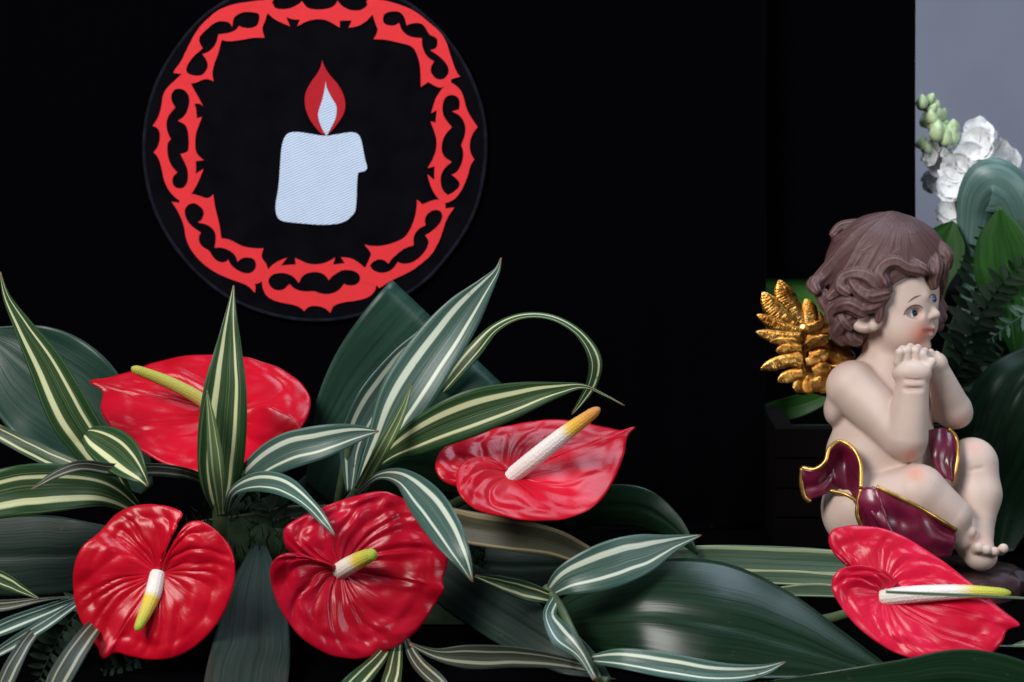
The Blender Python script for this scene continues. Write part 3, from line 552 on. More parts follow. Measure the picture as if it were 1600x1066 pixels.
anthurium('right middle red anthurium with long white spadix tipped orange', (800, 742), -0.12, (46, 4),
  [(786,734,-4),(762,742,-14),(738,756,-20),(714,760,-18),(690,750,-12),(680,732,-6),(686,708,0),(706,690,2),(742,679,2),(792,665,2),(850,656,2),(902,657,0),(948,667,2),(972,671,6),(993,667,12),(981,682,6),(975,711,4),(960,747,4),(934,786,6),(900,805,8),(848,813,10),(790,808,14),(746,796,22),(720,775,30),(712,746,36),(722,724,38),(748,713,32),(774,719,20),(790,736,4)],
  [(797,746,0,13),(835,716,22,14),(885,676,40,12.5),(937,638,60,8)], 'spathe', sp_wyo, coff=-8, cup=4, veins=18, seed=12.2, tip_i=14,
  stem_pts=[(795,744,-.09),(770,760,-.06),(690,800,-.02),(600,880,0.0)], vamp=1.3)
anthurium('far right red anthurium in front of the angel with white to green spadix', (1384, 930), -0.2, (30, -6),
  [(1398,920,-4),(1374,910,-14),(1344,898,-18),(1322,884,-14),(1304,866,-8),(1294,844,-4),(1300,829,0),(1322,822,2),(1352,821,2),(1392,829,2),(1432,849,0),(1482,882,0),(1532,922,2),(1568,954,5),(1594,976,12),(1574,985,4),(1566,1004,2),(1544,1024,2),(1500,1032,2),(1450,1034,4),(1400,1020,6),(1352,990,8),(1318,954,12),(1299,917,20),(1306,895,28),(1328,884,32),(1362,885,28),(1390,896,18),(1402,912,6)],
  [(1378,934,0,14),(1440,928,26,13.5),(1510,925,40,11),(1580,927,52,7)], 'spathe_pink', sp_wg, coff=-10, cup=5, veins=18, seed=17.9, tip_i=14,
  stem_pts=[(1380,932,-.17),(1360,945,-.14),(1280,970,-.10),(1100,975,-.05),(900,960,-.02)], vamp=1.5)

# ------------------------------------------------------------------ angel figurine
YA = 0.06; SA = S(YA); AX, AY = 1400, 885
AO = P(AX, AY, YA)
VD = (AO-EYE).normalized(); AR = VD.cross(Vector((0, 0, 1))).normalized(); AU = AR.cross(VD); AB = -VD
def WA(x, y, z): return AO+AR*((x-AX)*SA)+AU*((AY-y)*SA)+AB*(z*SA)
class Field:
    "signed distances in photo pixels: x right, y down, z towards the viewer"
    def __init__(s, lo, hi, h):
        s.lo = np.array(lo, float); s.h = h; s.n = [int(math.ceil((b-a)/h))+1 for a, b in zip(lo, hi)]
        s.f = np.full(s.n, 60.0, np.float32)
        s.ax = [lo[k]+h*np.arange(s.n[k]) for k in range(3)]
    def _sl(s, lo, hi):
        sl = []
        for k in range(3):
            a = max(0, int((lo[k]-s.lo[k])/s.h)); b = min(s.n[k], int((hi[k]-s.lo[k])/s.h)+2); sl.append(slice(a, max(a, b)))
        X = s.ax[0][sl[0]][:, None, None]; Y = s.ax[1][sl[1]][None, :, None]; Z = s.ax[2][sl[2]][None, None, :]
        return tuple(sl), X, Y, Z
    def _put(s, sl, d, k, sub):
        g = s.f[sl]
        if g.size == 0: return
        d = d.astype(np.float32)
        if sub:
            d = -d; hh = np.maximum(k-np.abs(g-d), 0)/k; s.f[sl] = np.maximum(g, d)+hh*hh*k*0.25
        else:
            hh = np.maximum(k-np.abs(g-d), 0)/k; s.f[sl] = np.minimum(g, d)-hh*hh*k*0.25
    def cap(s, a, b, ra, rb, k=8, sub=False, strand=0):
        a = np.array(a, float); b = np.array(b, float); r = max(ra, rb)+k+3
        sl, X, Y, Z = s._sl(np.minimum(a, b)-r, np.maximum(a, b)+r); d = b-a; L = max(d.dot(d), 1e-6)
        t = np.clip(((X-a[0])*d[0]+(Y-a[1])*d[1]+(Z-a[2])*d[2])/L, 0, 1)
        q = np.sqrt((X-a[0]-t*d[0])**2+(Y-a[1]-t*d[1])**2+(Z-a[2]-t*d[2])**2)-(ra+(rb-ra)*t)
        if strand:
            dn = d/math.sqrt(L); e1 = np.cross(dn, (0.1, 0.2, 1.0)); e1 /= np.linalg.norm(e1); e2 = np.cross(dn, e1)
            th = np.arctan2((X-a[0])*e2[0]+(Y-a[1])*e2[1]+(Z-a[2])*e2[2], (X-a[0])*e1[0]+(Y-a[1])*e1[1]+(Z-a[2])*e1[2])
            nn = max(5, int(round(2*math.pi*max(ra, rb)/9.0))); nn = 9 if max(ra, rb) > 12 else 7
            q = q+strand*np.cos(nn*th+0.6*np.sin(2*th))
        s._put(sl, q, k, sub)
    def ell(s, c, r, k=8, sub=False, R=None):
        c = np.array(c, float); r = np.array(r, float); m = r.max()+k+3
        sl, X, Y, Z = s._sl(c-m, c+m); X = X-c[0]; Y = Y-c[1]; Z = Z-c[2]
        if R is not None:
            X, Y, Z = (R[0][0]*X+R[0][1]*Y+R[0][2]*Z, R[1][0]*X+R[1][1]*Y+R[1][2]*Z, R[2][0]*X+R[2][1]*Y+R[2][2]*Z)
        k0 = np.sqrt((X/r[0])**2+(Y/r[1])**2+(Z/r[2])**2); k1 = np.sqrt((X/r[0]**2)**2+(Y/r[1]**2)**2+(Z/r[2]**2)**2)+1e-9
        s._put(sl, k0*(k0-1)/k1, k, sub)
    def surf_z(s, x, y):
        i = int(round((x-s.lo[0])/s.h)); j = int(round((y-s.lo[1])/s.h)); col = s.f[i, j]
        ins = np.nonzero(col < 0)[0]
        return None if len(ins) == 0 else s.ax[2][ins[-1]]+s.h*0.5
    def mesh(s, name):
        f = s.f; ins = f < 0; nx, ny, nz = s.n
        cnt = np.zeros((nx-1, ny-1, nz-1), np.int8)
        for dx in (0, 1):
            for dy in (0, 1):
                for dz in (0, 1): cnt += ins[dx:nx-1+dx, dy:ny-1+dy, dz:nz-1+dz]
        act = np.nonzero((cnt > 0) & (cnt < 8)); idm = np.full(cnt.shape, -1, np.int32); idm[act] = np.arange(len(act[0]))
        I, J, K = act; acc = np.zeros((len(I), 3)); num = np.zeros(len(I))
        cor = [(a, b, c) for a in (0, 1) for b in (0, 1) for c in (0, 1)]
        for p in cor:
            for k in range(3):
                if p[k] == 0:
                    q = list(p); q[k] = 1
                    fa = f[I+p[0], J+p[1], K+p[2]]; fb = f[I+q[0], J+q[1], K+q[2]]; m = (fa < 0) != (fb < 0)
                    t = np.where(m, fa/(fa-fb+1e-12), 0); pos = np.array(p, float)[None, :].repeat(len(I), 0); pos[:, k] += t
                    acc[m] += pos[m]; num[m] += 1
        V = (np.stack([I, J, K], 1)+acc/num[:, None])*s.h+s.lo
        F = []
        for k in range(3):
            o1, o2 = (k+1) % 3, (k+2) % 3
            a = [slice(None)]*3; b = [slice(None)]*3; a[k] = slice(0, -1); b[k] = slice(1, None)
            A = ins[tuple(a)]; Bm = ins[tuple(b)]; e = np.nonzero(A != Bm); e = np.stack(e, 1)
            ok = (e[:, o1] > 0) & (e[:, o2] > 0) & (e[:, o1] < s.n[o1]-1) & (e[:, o2] < s.n[o2]-1); e = e[ok]
            fl = A[e[:, 0], e[:, 1], e[:, 2]]
            quad = []
            for d1, d2 in ((-1, -1), (0, -1), (0, 0), (-1, 0)):
                c = e.copy(); c[:, o1] += d1; c[:, o2] += d2; quad.append(idm[c[:, 0], c[:, 1], c[:, 2]])
            q = np.stack(quad, 1); q[fl] = q[fl][:, ::-1]; F.append(q)
        F = np.concatenate(F)
        # y runs down the photo while the world runs up: the mirrored frame flips the winding once
        Wv = np.array(AO)[None]+((V[:, 0]-AX)*SA)[:, None]*np.array(AR)+((AY-V[:, 1])*SA)[:, None]*np.array(AU)+(V[:, 2]*SA)[:, None]*np.array(AB)
        me = bpy.data.meshes.new(name); me.vertices.add(len(Wv)); me.vertices.foreach_set('co', Wv.astype(np.float32).ravel())
        me.loops.add(F.size); me.loops.foreach_set('vertex_index', F.astype(np.int32).ravel())
        me.polygons.add(len(F)); me.polygons.foreach_set('loop_start', np.arange(0, F.size, 4, dtype=np.int32)); me.polygons.foreach_set('loop_total', np.full(len(F), 4, np.int32))
        me.update(calc_edges=True); me.validate()
        return me, V
base_z = 0.0
bc = P(1445, 925, YA); angel = thing('angel_figurine', 'painted resin cherub with gold wings sitting chin on hands at the right', 'figurine', (bc.x, YA, 0))
HB = 1.8
B = Field((1255, 330, -120), (1590, 905, 140), HB)
# trunk
B.ell((1374, 622, -4), (84, 72, 62)); B.ell((1378, 712, 4), (92, 80, 70), 24); B.ell((1362, 790, 8), (78, 72, 68), 24); B.ell((1338, 800, 36), (54, 60, 50), 20)
B.cap((1388, 575, 0), (1392, 500, 2), 52, 44, 14)
# head
B.ell((1376, 432, 0), (80, 86, 80), 14); B.ell((1400, 478, 20), (58, 66, 60), 20)
B.ell((1414, 450, 20), (40, 40, 48), 18)
B.ell((1407, 517, 42), (37, 33, 34), 16); B.ell((1436, 502, 6), (23, 26, 26), 12)     # cheeks
B.ell((1428, 540, 32), (21, 16, 21), 10)                                              # chin
B.cap((1445, 475, 41), (1452, 486, 47), 2.5, 5, 10); B.ell((1454.5, 489, 47), (7.6, 6.6, 8), 6); B.ell((1446, 494, 54), (5, 4.2, 5), 4)   # nose
B.cap((1437, 512, 53), (1451, 509, 44), 3.4, 4, 6); B.cap((1438, 520, 51), (1448, 520, 44), 3.6, 4, 5)                              # lips
B.cap((1431, 515.5, 61), (1453, 515, 48), 1.3, 1.3, 2, True)
B.ell((1420, 489, 68), (15, 9, 9), 8, True); B.ell((1459, 463, 50), (7, 8, 12), 6, True)                                          # eye sockets
B.cap((1404, 474, 56), (1436, 461, 60), 6, 6, 10)                                     # brow
# ear
B.ell((1345, 505, 66), (23, 17, 13), 6); B.ell((1343, 504, 80), (13, 9, 9), 4, True); B.ell((1358, 511, 76), (8, 9, 8), 3)
# near arm
B.cap((1328, 606, 40), (1404, 682, 72), 43, 35, 7); B.cap((1412, 684, 80), (1420, 606, 100), 35, 26, 5); B.ell((1418, 705, 74), (22, 17, 24), 8)
B.ell((1300, 640, 20), (18, 26, 30), 10)
# near hand: back of the hand and four bent fingers under the chin
B.ell((1419, 586, 104), (31, 21, 23), 5)
for k, (x, y) in enumerate([(1399, 545), (1411, 541), (1423, 542), (1434, 547)]):
    kx = 1397+k*14; ky = 570-1.5*k
    B.cap((kx, ky, 112-3*k), (x+1, y+10, 116-4*k), 7.4, 7.0, 2); B.cap((x+1, y+10, 116-4*k), (x+5, y+3, 102-4*k), 6.8, 6.2, 2)
B.cap((1440, 580, 108), (1450, 567, 102), 8, 7, 4)
B.cap((1393, 596, 126), (1446, 598, 120), 1.5, 1.5, 3, True); B.cap((1392, 611, 126), (1450, 611, 120), 2.6, 2.6, 5, True)
# far arm and hand
B.cap((1432, 600, -34), (1486, 638, 10), 34, 29, 8); B.cap((1486, 634, 14), (1456, 572, 58), 27, 19, 5); B.ell((1492, 644, 8), (22, 18, 20), 9)
B.ell((1456, 566, 62), (18, 17, 18), 5)
for k, (x, y) in enumerate([(1441, 545), (1448, 543), (1457, 546)]):
    B.cap((1446+k*7, 562, 76-3*k), (x, y+7, 78-5*k), 6.5, 5.5, 2.5)
B.cap((1449, 573, 82), (1440, 561, 90), 6, 5.5, 3)
# legs
B.cap((1350, 800, 40), (1430, 770, 78), 54, 45, 7); B.cap((1436, 772, 78), (1484, 806, 66), 43, 33, 6)
B.cap((1478, 812, 60), (1500, 838, 56), 30, 20, 10)
B.cap((1420, 770, -30), (1514, 718, 0), 46, 36, 7); B.ell((1516, 714, 4), (36, 34, 32), 8); B.cap((1522, 724, 6), (1526, 770, 10), 35, 36, 10); B.cap((1526, 770, 10), (1525, 826, 22), 36, 26, 10)
# far foot
B.cap((1522, 832, 26), (1532, 866, 46), 27, 22, 8); B.ell((1530, 868, 48), (26, 18, 20), 6); B.ell((1508, 850, 40), (16, 20, 18), 8)
for x, y, z, r in [(1513, 829, 66, 11), (1527, 853, 78, 8.5), (1539, 856, 78, 8), (1551, 858, 73, 7.6), (1565, 853, 60, 8)]:
    B.cap((x-4, y+4, z-12), (x, y, z), r*0.9, r, 2.5)
B.cap((1524, 864, 82), (1562, 868, 70), 1.6, 1.6, 3, True)
# creases
B.cap((1300, 665, 60), (1330, 672, 74), 1.6, 1.2, 5, True); B.cap((1500, 735, 44), (1530, 728, 42), 1.4, 1.2, 5, True)
bme, BV = B.mesh('body')
def dist_line(V, pts):
    d = np.full(len(V), 1e9)
    for a, b in zip(pts[:-1], pts[1:]):
        a = np.array(a, float); b = np.array(b, float); ab = b-a; t = np.clip(((V[:, :2]-a)@ab)/ab.dot(ab), 0, 1)
        d = np.minimum(d, np.sqrt(((V[:, :2]-a-t[:, None]*ab)**2).sum(1)))
    return d
skin = np.array([0.64, 0.495, 0.425]); colr = np.tile(skin, (len(BV), 1))
def blush(c, r, col, k):
    d = np.sqrt(((BV-np.array(c))**2).sum(1)); a = (k*np.exp(-(d/r)**2))[:, None]; colr[:] = colr*(1-a)+np.array(col)*a
blush((1430, 521, 62), 19, (0.72, 0.20, 0.11), 0.85); blush((1444, 505, 14), 14, (0.72, 0.22, 0.12), 0.5)
blush((1421, 714, 104), 11, (0.75, 0.22, 0.13), 0.8); blush((1428, 738, 116), 16, (0.74, 0.24, 0.15), 0.7); blush((1520, 690, 36), 14, (0.72, 0.28, 0.2), 0.5)
blush((1493, 655, 26), 12, (0.72, 0.26, 0.18), 0.55); blush((1532, 840, 60), 12, (0.72, 0.3, 0.24), 0.35); blush((1415, 600, 112), 12, (0.7, 0.32, 0.25), 0.3)
fr = BV[:, 2] > 20
lip = np.exp(-(dist_line(BV, [(1437, 515.5), (1453, 515)])/3.8)**4)*fr*0.85*(BV[:, 1] < 530); colr = colr*(1-lip[:, None])+np.array([0.55, 0.12, 0.08])*lip[:, None]
ca = bme.color_attributes.new('paint', 'FLOAT_COLOR', 'POINT'); ca.data.foreach_set('color', np.c_[colr, np.ones(len(colr))].astype(np.float32).ravel())
m, nt, b, N = mat('painted_skin'); L = nt.links.new
at = N('ShaderNodeAttribute'); at.attribute_name = 'paint'
tc = N('ShaderNodeTexCoord'); n1 = N('ShaderNodeTexNoise', Scale=28.0, Detail=5.0); L(tc.outputs['Object'], n1.inputs['Vector'])
rv = ramp(N, [(0.3, (0.88, 0.86, 0.86)), (0.7, (1.06, 1.05, 1.04))]); L(n1.outputs['Fac'], rv.inputs['Fac'])
mx = N('ShaderNodeMix', data_type='RGBA'); mx.blend_type = 'MULTIPLY'; mx.inputs[0].default_value = 1; L(at.outputs['Color'], mx.inputs[6]); L(rv.outputs['Color'], mx.inputs[7]); L(mx.outputs[2], b.inputs['Base Color'])
b.inputs['Roughness'].default_value = 0.52; b.inputs['Specular IOR Level'].default_value = 0.35
n2 = N('ShaderNodeTexNoise', Scale=420.0, Detail=2.0); L(tc.outputs['Object'], n2.inputs['Vector']); bp = N('ShaderNodeBump', Strength=0.10, Distance=0.0006); L(n2.outputs['Fac'], bp.inputs['Height']); L(bp.outputs['Normal'], b.inputs['Normal'])
M['skin'] = m
body = link('body', bme, M['skin'], angel); tag(body, 'pale pink skin with blushed cheek, elbow and knee')
sm = body.modifiers.new('soft', 'SMOOTH'); sm.factor = 0.5; sm.iterations = 3
# eyes
M['eye_white'] = plain('eye_white', (0.75, 0.76, 0.78), 0.2, 0.5, coat=0.6); M['iris'] = plain('iris_blue', (0.025, 0.085, 0.22), 0.15, 0.5, coat=0.8)
M['pupil'] = plain('pupil', (0.004, 0.004, 0.008), 0.1, 0.5, coat=0.8); M['brow'] = plain('eyebrow_paint', (0.19, 0.10, 0.075), 0.6); M['lash'] = plain('lash_paint', (0.07, 0.035, 0.03), 0.5)
def face_vec(x, y, z): return AR*x-AU*y+AB*z
def eye(cx, cy, nd, wx, wy, look, lid):
    z = B.surf_z(cx, cy)-(1.6 if cx > 1440 else 0); nd = face_vec(*nd).normalized(); ex = face_vec(*look); ex = (ex-nd*ex.dot(nd)).normalized(); ey = nd.cross(ex)
    c = WA(cx, cy, z-0.9); e = link('eye', ell_mesh('eye', c, (ex*(wx*SA), ey*(wy*SA), nd*(3.6*SA)), 20, 12), M['eye_white'], angel)
    WLOC[e.name] = WLOC[angel.name]
    ic = c+nd*(1.8*SA)+ex*(0.16*wx*SA)+ey*(-0.10*wy*SA)
    def ch(nm, me, mm):
        o = link(nm, me, mm); o.parent = e; o.matrix_parent_inverse = (Matrix.Translation(WLOC[angel.name]) @ e.matrix_parent_inverse).inverted()
    ch('iris', ell_mesh('iris', ic, (ex*(wy*0.92*SA), ey*(wy*0.94*SA), nd*(3.2*SA)), 18, 10), M['iris'])
    ch('pupil', ell_mesh('pupil', ic+nd*(1.5*SA), (ex*(wy*0.54*SA), ey*(wy*0.60*SA), nd*(2.4*SA)), 16, 10), M['pupil'])
    w3 = [WA(x, y, (B.surf_z(x, y) or 40)+0.6) for x, y in lid]; cc = cr([tuple(p) for p in w3], 16)
    ch('eyelid', tube_mesh('eyelid', cc, [1.0*SA*math.sin(math.pi*(0.15+0.7*i/15)) for i in range(16)], 8), M['lash'])
eye(1420, 489, (0.45, -0.05, 0.89), 12.5, 7.4, (0.78, -0.42, -0.3), [(1405, 493), (1410, 484.5), (1418, 478.5), (1427, 477), (1434, 480)])
eye(1450, 465, (0.78, -0.10, 0.62), 5.2, 5.8, (0.5, -0.35, -0.8), [(1444, 464), (1447, 459.5), (1451, 458), (1455, 460)])
def brow(pts):
    w3 = [WA(x, y, (B.surf_z(x, y) or 40)+0.2) for x, y in pts]; c = cr([tuple(p) for p in w3], 16)
    link('eyebrow', tube_mesh('eyebrow', c, [1.3*SA*math.sin(math.pi*(0.12+0.8*i/15)) for i in range(16)], 6, 0.5), M['brow'], angel)
brow([(1411, 474), (1420, 466), (1430, 462), (1439, 462)])
# hair
H = Field((1240, 305, -125), (1500, 560, 140), 1.7)
hc = np.array((1375.0, 424.0, -2.0)); hr = np.array((98.0, 99.0, 95.0))
H.ell(hc, hr); H.ell((1379, 404, -5), (97, 80, 91), 8); H.ell((1350, 470, -20), (72, 66, 74), 14); H.ell((1345, 505, -20), (44, 34, 60), 10)
H.ell((1442, 494, 62), (80, 68, 88), 4, True)                     # open face
H.ell((1346, 508, 76), (28, 22, 28), 4, True)                     # room for the ear
def capz(x, y):
    q = 1-((x-hc[0])/hr[0])**2-((y-hc[1])/hr[1])**2
    return hc[2]+hr[2]*math.sqrt(max(q, 0.02))
def lock(pts, r0, r1, k=3.0, lift=0):
    "pts: (x, y) on the skull or (x, y, z); thick at the start, thin at the curled end, with strands along it"
    q = []
    for i, p in enumerate(pts):
        if len(p) > 2: q.append(p)
        else:
            c = np.array((p[0], p[1], capz(p[0], p[1]))); n_ = (c-hc)/(hr*hr); n_ /= np.linalg.norm(n_)
            r_ = r0+(r1-r0)*(i/(len(pts)-1))**1.5; q.append(tuple(c-n_*(r_*0.78-lift*0.5)))
    a = cr(q, 18)
    for i in range(17):
        u = i/17; ra = r0+(r1-r0)*u**1.5; rb = r0+(r1-r0)*((i+1)/17)**1.5
        H.cap(a[i], a[i+1], ra, rb, k, strand=min(1.0, 0.06*ra+0.25))
# big locks combed down from the crown
lock([(1392,330),(1340,345),(1305,372),(1290,365)], 16, 5, 4)
lock([(1385,332),(1330,360),(1296,400),(1276,436,30),(1263,446,44),(1268,455,54)], 24, 8, 4)
lock([(1380,334),(1345,372),(1318,420),(1302,455,50),(1290,466,60)], 22, 8, 3.5)
lock([(1388,334),(1362,378),(1340,425),(1330,445)], 22, 10, 3.5, -4)
lock([(1395,333),(1385,380),(1372,430),(1366,445)], 22, 10, 3.5, -5)
lock([(1400,332),(1402,375),(1400,415),(1385,432)], 22, 9, 3.5, -5)
lock([(1408,333),(1428,360),(1432,390),(1418,410),(1400,418)], 20, 6, 3, -5)
lock([(1412,336),(1446,366),(1456,400),(1448,425,72)], 21, 6, 3, -5)
lock([(1412,336),(1460,370),(1468,395,36),(1470,410,28)], 19, 9, 3, -6)
# fringe and curls along the face
lock([(1456,396),(1453,418,62),(1450,436,62),(1452,445,60)], 13, 6, 2.5)
lock([(1466,392,30),(1465,412,40),(1464,428,36)], 11, 6, 2.5)
lock([(1420,412),(1432,420,84),(1440,425,80)], 10, 5, 2.5)
lock([(1432,424,82),(1410,420,88),(1392,412,92),(1376,416,94),(1366,432,96),(1372,444,96)], 9, 11, 2.5)
lock([(1366,440,92),(1376,452,90),(1383,455,88)], 10, 5, 2.5)
lock([(1362,450,92),(1346,436,94),(1328,432,90),(1310,438,84),(1306,452,88),(1316,460,92)], 12, 8, 2.5)
lock([(1372,462,90),(1352,466,93),(1334,456,93),(1324,444,91)], 13, 8, 2.5)
lock([(1372,462,86),(1366,474,86),(1352,482,88),(1332,482,86)], 11, 8, 2.5)
lock([(1338,486,84),(1320,478,84),(1306,480,76),(1292,490,68),(1292,502,66)], 14, 8, 2.5)
lock([(1296,482,52),(1286,474,44),(1278,462,38)], 14, 12, 2.5)
lock([(1322,498,66),(1308,506,64),(1300,520,52),(1310,532,46)], 14, 9, 2.5)
lock([(1315,508,48),(1322,526,48),(1334,532,44)], 15, 8, 2.5)
lock([(1366,478,86),(1368,490,84),(1366,503,82)], 8, 4.5, 2)
lock([(1308,494,70),(1314,506,74),(1322,514,70)], 8, 5, 2)
# little raised tips on the crown
lock([(1352,388),(1342,394),(1330,396)], 7, 4, 2, 3); lock([(1430,358),(1418,364),(1408,364)], 7, 4, 2, 3)
lock([(1330,340),(1304,350,20),(1292,362,24)], 9, 6, 2); lock([(1398,392),(1384,402),(1372,404)], 6, 4, 2, 1)
# back of the head
for a in np.linspace(0.5, 5.8, 12):
    x = 1372+92*math.sin(a*0.5-0.75); z = -80-20*math.cos(a)
    H.cap((1380, 350, -60), (x, 480+15*math.sin(a*5), min(z, -55)), 22, 12, 3)
hme, HV = H.mesh('hair')
cx, cy, cz = 1398, 330, 20
ang = np.arctan2(HV[:, 0]-cx, HV[:, 2]-cz+0.001); rad = np.sqrt(((HV-np.array((cx, cy, cz)))**2).sum(1))/100
# strands fan out from the crown
uvh = np.c_[np.arctan2(HV[:, 0]-cx, HV[:, 1]-cy+8), rad]
l = hme.uv_layers.new(name='UVMap'); idx = np.empty(len(hme.loops), dtype=np.int32); hme.loops.foreach_get('vertex_index', idx); l.data.foreach_set('uv', uvh[idx].astype(np.float32).ravel())
m, nt, b, N = mat('painted_hair'); L = nt.links.new
uv = N('ShaderNodeUVMap'); mp = N('ShaderNodeMapping'); mp.inputs['Scale'].default_value = (26, 2.2, 1); L(uv.outputs[0], mp.inputs['Vector'])
ns = N('ShaderNodeTexNoise', Scale=1.0, Detail=3.0); L(mp.outputs[0], ns.inputs['Vector'])
tc = N('ShaderNodeTexCoord'); n3 = N('ShaderNodeTexNoise', Scale=30.0, Detail=3.0); L(tc.outputs['Object'], n3.inputs['Vector'])
geo = N('ShaderNodeNewGeometry')
r = ramp(N, [(0.25, (0.048, 0.020, 0.019)), (0.5, (0.100, 0.048, 0.045)), (0.8, (0.142, 0.082, 0.082))]); ad = N('ShaderNodeMath', operation='MULTIPLY_ADD'); L(ns.outputs['Fac'], ad.inputs[0]); ad.inputs[1].default_value = 0.5
mu = N('ShaderNodeMath', operation='MULTIPLY'); L(n3.outputs['Fac'], mu.inputs[0]); mu.inputs[1].default_value = 0.5; L(mu.outputs[0], ad.inputs[2]); L(ad.outputs[0], r.inputs['Fac'])
# worn paint on raised edges
pr = ramp(N, [(0.510, (0, 0, 0)), (0.55, (0.8, 0.8, 0.8))]); L(geo.outputs['Pointiness'], pr.inputs['Fac'])
mx = N('ShaderNodeMix', data_type='RGBA'); L(pr.outputs['Color'], mx.inputs[0]); L(r.outputs['Color'], mx.inputs[6]); mx.inputs[7].default_value = (0.27, 0.155, 0.135, 1); L(mx.outputs[2], b.inputs['Base Color'])
bp = N('ShaderNodeBump', Strength=0.6, Distance=0.0014); L(ns.outputs['Fac'], bp.inputs['Height']); L(bp.outputs['Normal'], b.inputs['Normal'])
b.inputs['Roughness'].default_value = 0.5; b.inputs['Specular IOR Level'].default_value = 0.35
hair = link('hair', hme, m, angel); tag(hair, 'wavy brown hair with lighter curled tips'); sm = hair.modifiers.new('soft', 'SMOOTH'); sm.factor = 0.5; sm.iterations = 2
# wings
m, nt, b, N = mat('gold'); L = nt.links.new
tc = N('ShaderNodeTexCoord'); n1 = N('ShaderNodeTexNoise', Scale=70.0, Detail=5.0, Roughness=0.65); L(tc.outputs['Object'], n1.inputs['Vector'])
r = ramp(N, [(0.30, (0.16, 0.055, 0.010)), (0.50, (0.52, 0.235, 0.045)), (0.72, (0.88, 0.58, 0.20))]); L(n1.outputs['Fac'], r.inputs['Fac']); L(r.outputs['Color'], b.inputs['Base Color'])
b.inputs['Metallic'].default_value = 1.0; b.inputs['Roughness'].default_value = 0.30
n2 = N('ShaderNodeTexNoise', Scale=130.0, Detail=4.0); L(tc.outputs['Object'], n2.inputs['Vector']); bp = N('ShaderNodeBump', Strength=0.45, Distance=0.0016); L(n2.outputs['Fac'], bp.inputs['Height']); L(bp.outputs['Normal'], b.inputs['Normal'])
M['gold'] = m
M['gold_paint'] = plain('gold_paint', (0.52, 0.29, 0.075), 0.34, 0.5, metal=0.85, var=0.35, vscale=60, bump=(90, 0.15))
M['gold_feather'] = M['gold'].copy(); nt = M['gold_feather'].node_tree; bb = [n for n in nt.nodes if n.type == 'BUMP'][0]
uvn = nt.nodes.new('ShaderNodeUVMap'); mpn = nt.nodes.new('ShaderNodeMapping'); mpn.inputs['Scale'].default_value = (34, 5, 1); mpn.inputs['Rotation'].default_value = (0, 0, 0.5)
nn2 = nt.nodes.new('ShaderNodeTexNoise'); nn2.inputs['Scale'].default_value = 1.0; nt.links.new(uvn.outputs[0], mpn.inputs['Vector']); nt.links.new(mpn.outputs[0], nn2.inputs['Vector'])
bb2 = nt.nodes.new('ShaderNodeBump'); bb2.inputs['Strength'].default_value = 0.4; bb2.inputs['Distance'].default_value = 0.0016; nt.links.new(nn2.outputs['Fac'], bb2.inputs['Height']); nt.links.new(bb.outputs['Normal'], bb2.inputs['Normal'])
nt.links.new(bb2.outputs['Normal'], nt.nodes['Principled BSDF'].inputs['Normal'])
def sub_a(name, me, mm, part):
    o = link(name, me, mm); o.parent = part; o.matrix_parent_inverse = (Matrix.Translation(WLOC[angel.name]) @ part.matrix_parent_inverse).inverted(); return o
def feather_mesh(a, b_, wd, bend=0, n=22):
    a = np.array(a, float); b_ = np.array(b_, float); d = b_-a; pr = np.array((-d[1], d[0], 0)); pr /= np.linalg.norm(pr)+1e-9
    pts = []; rad = []
    for i in range(n):
        u = i/(n-1); p = a+d*u+pr*bend*math.sin(math.pi*u)*np.linalg.norm(d); pts.append(WA(*p))
        k = 0.55+0.45*math.sin(math.pi*min(1, 0.15+u*0.75)); 
        if u > 0.7: k *= max(0.0, 1-((u-0.7)/0.31)**2)**0.75
        rad.append(max(0.3, wd*k)*SA)
    return tube_mesh('feather', pts, [q*1.15 for q in rad], 16, 0.26, None, True, lambda s_, c_: 1-0.26*math.exp(-((c_-0.75)/0.05)**2)-0.26*math.exp(-((c_-0.25)/0.05)**2)+0.05*math.sin(s_*30+c_*40))
WF = Field((1195, 490, -70), (1330, 630, 40), 1.8)
WF.cap((1248, 512, -12), (1244, 600, -16), 13, 16, 8); WF.cap((1250, 510, -12), (1300, 500, -30), 15, 18, 8); WF.cap((1250, 590, -18), (1300, 595, -24), 20, 26, 10); WF.cap((1262, 540, -22), (1310, 560, -34), 18, 22, 10)
wme, _ = WF.mesh('wing'); wing = link('wing', wme, M['gold'], angel); tag(wing, 'gold feathered wing behind the shoulder')
FE = [((1248,512,-8),(1207,434,2),16,-.06),((1242,518,-4),(1181,454,6),15,-.07),((1258,510,-2),(1249,464,4),11,.08),((1270,514,-8),(1266,482,0),9,.05),
      ((1246,520,2),(1173,490,8),9,-.05),((1246,526,4),(1172,518,10),9,-.06),((1244,532,4),(1194,533,9),7,0),((1246,544,4),(1204,549,9),8,.06),((1244,554,5),(1206,566,10),8,-.05),
      ((1248,560,5),(1180,579,12),9.5,.05),((1246,572,5),(1196,566,10),7,.1),((1248,584,5),(1208,597,9),9,.07),((1250,590,2),(1238,614,4),11,0),((1262,588,4),(1258,617,5),11,0.05),((1276,588,4),(1278,615,4),11,-.04),
      ((1250,512,4),(1278,500,0),10,.12),((1252,528,6),(1288,522,2),9,.15),((1254,540,8),(1278,528,6),8,-.1),((1256,556,8),(1286,546,4),10,.15),((1252,566,9),(1276,552,8),8,.1),((1264,584,12),(1288,566,8),12,.12),((1262,602,12),(1288,588,9),12,.1)]
for a, b_, wd, bend in FE: sub_a('feather', feather_mesh(a, b_, wd, bend), M['gold_feather'], wing)
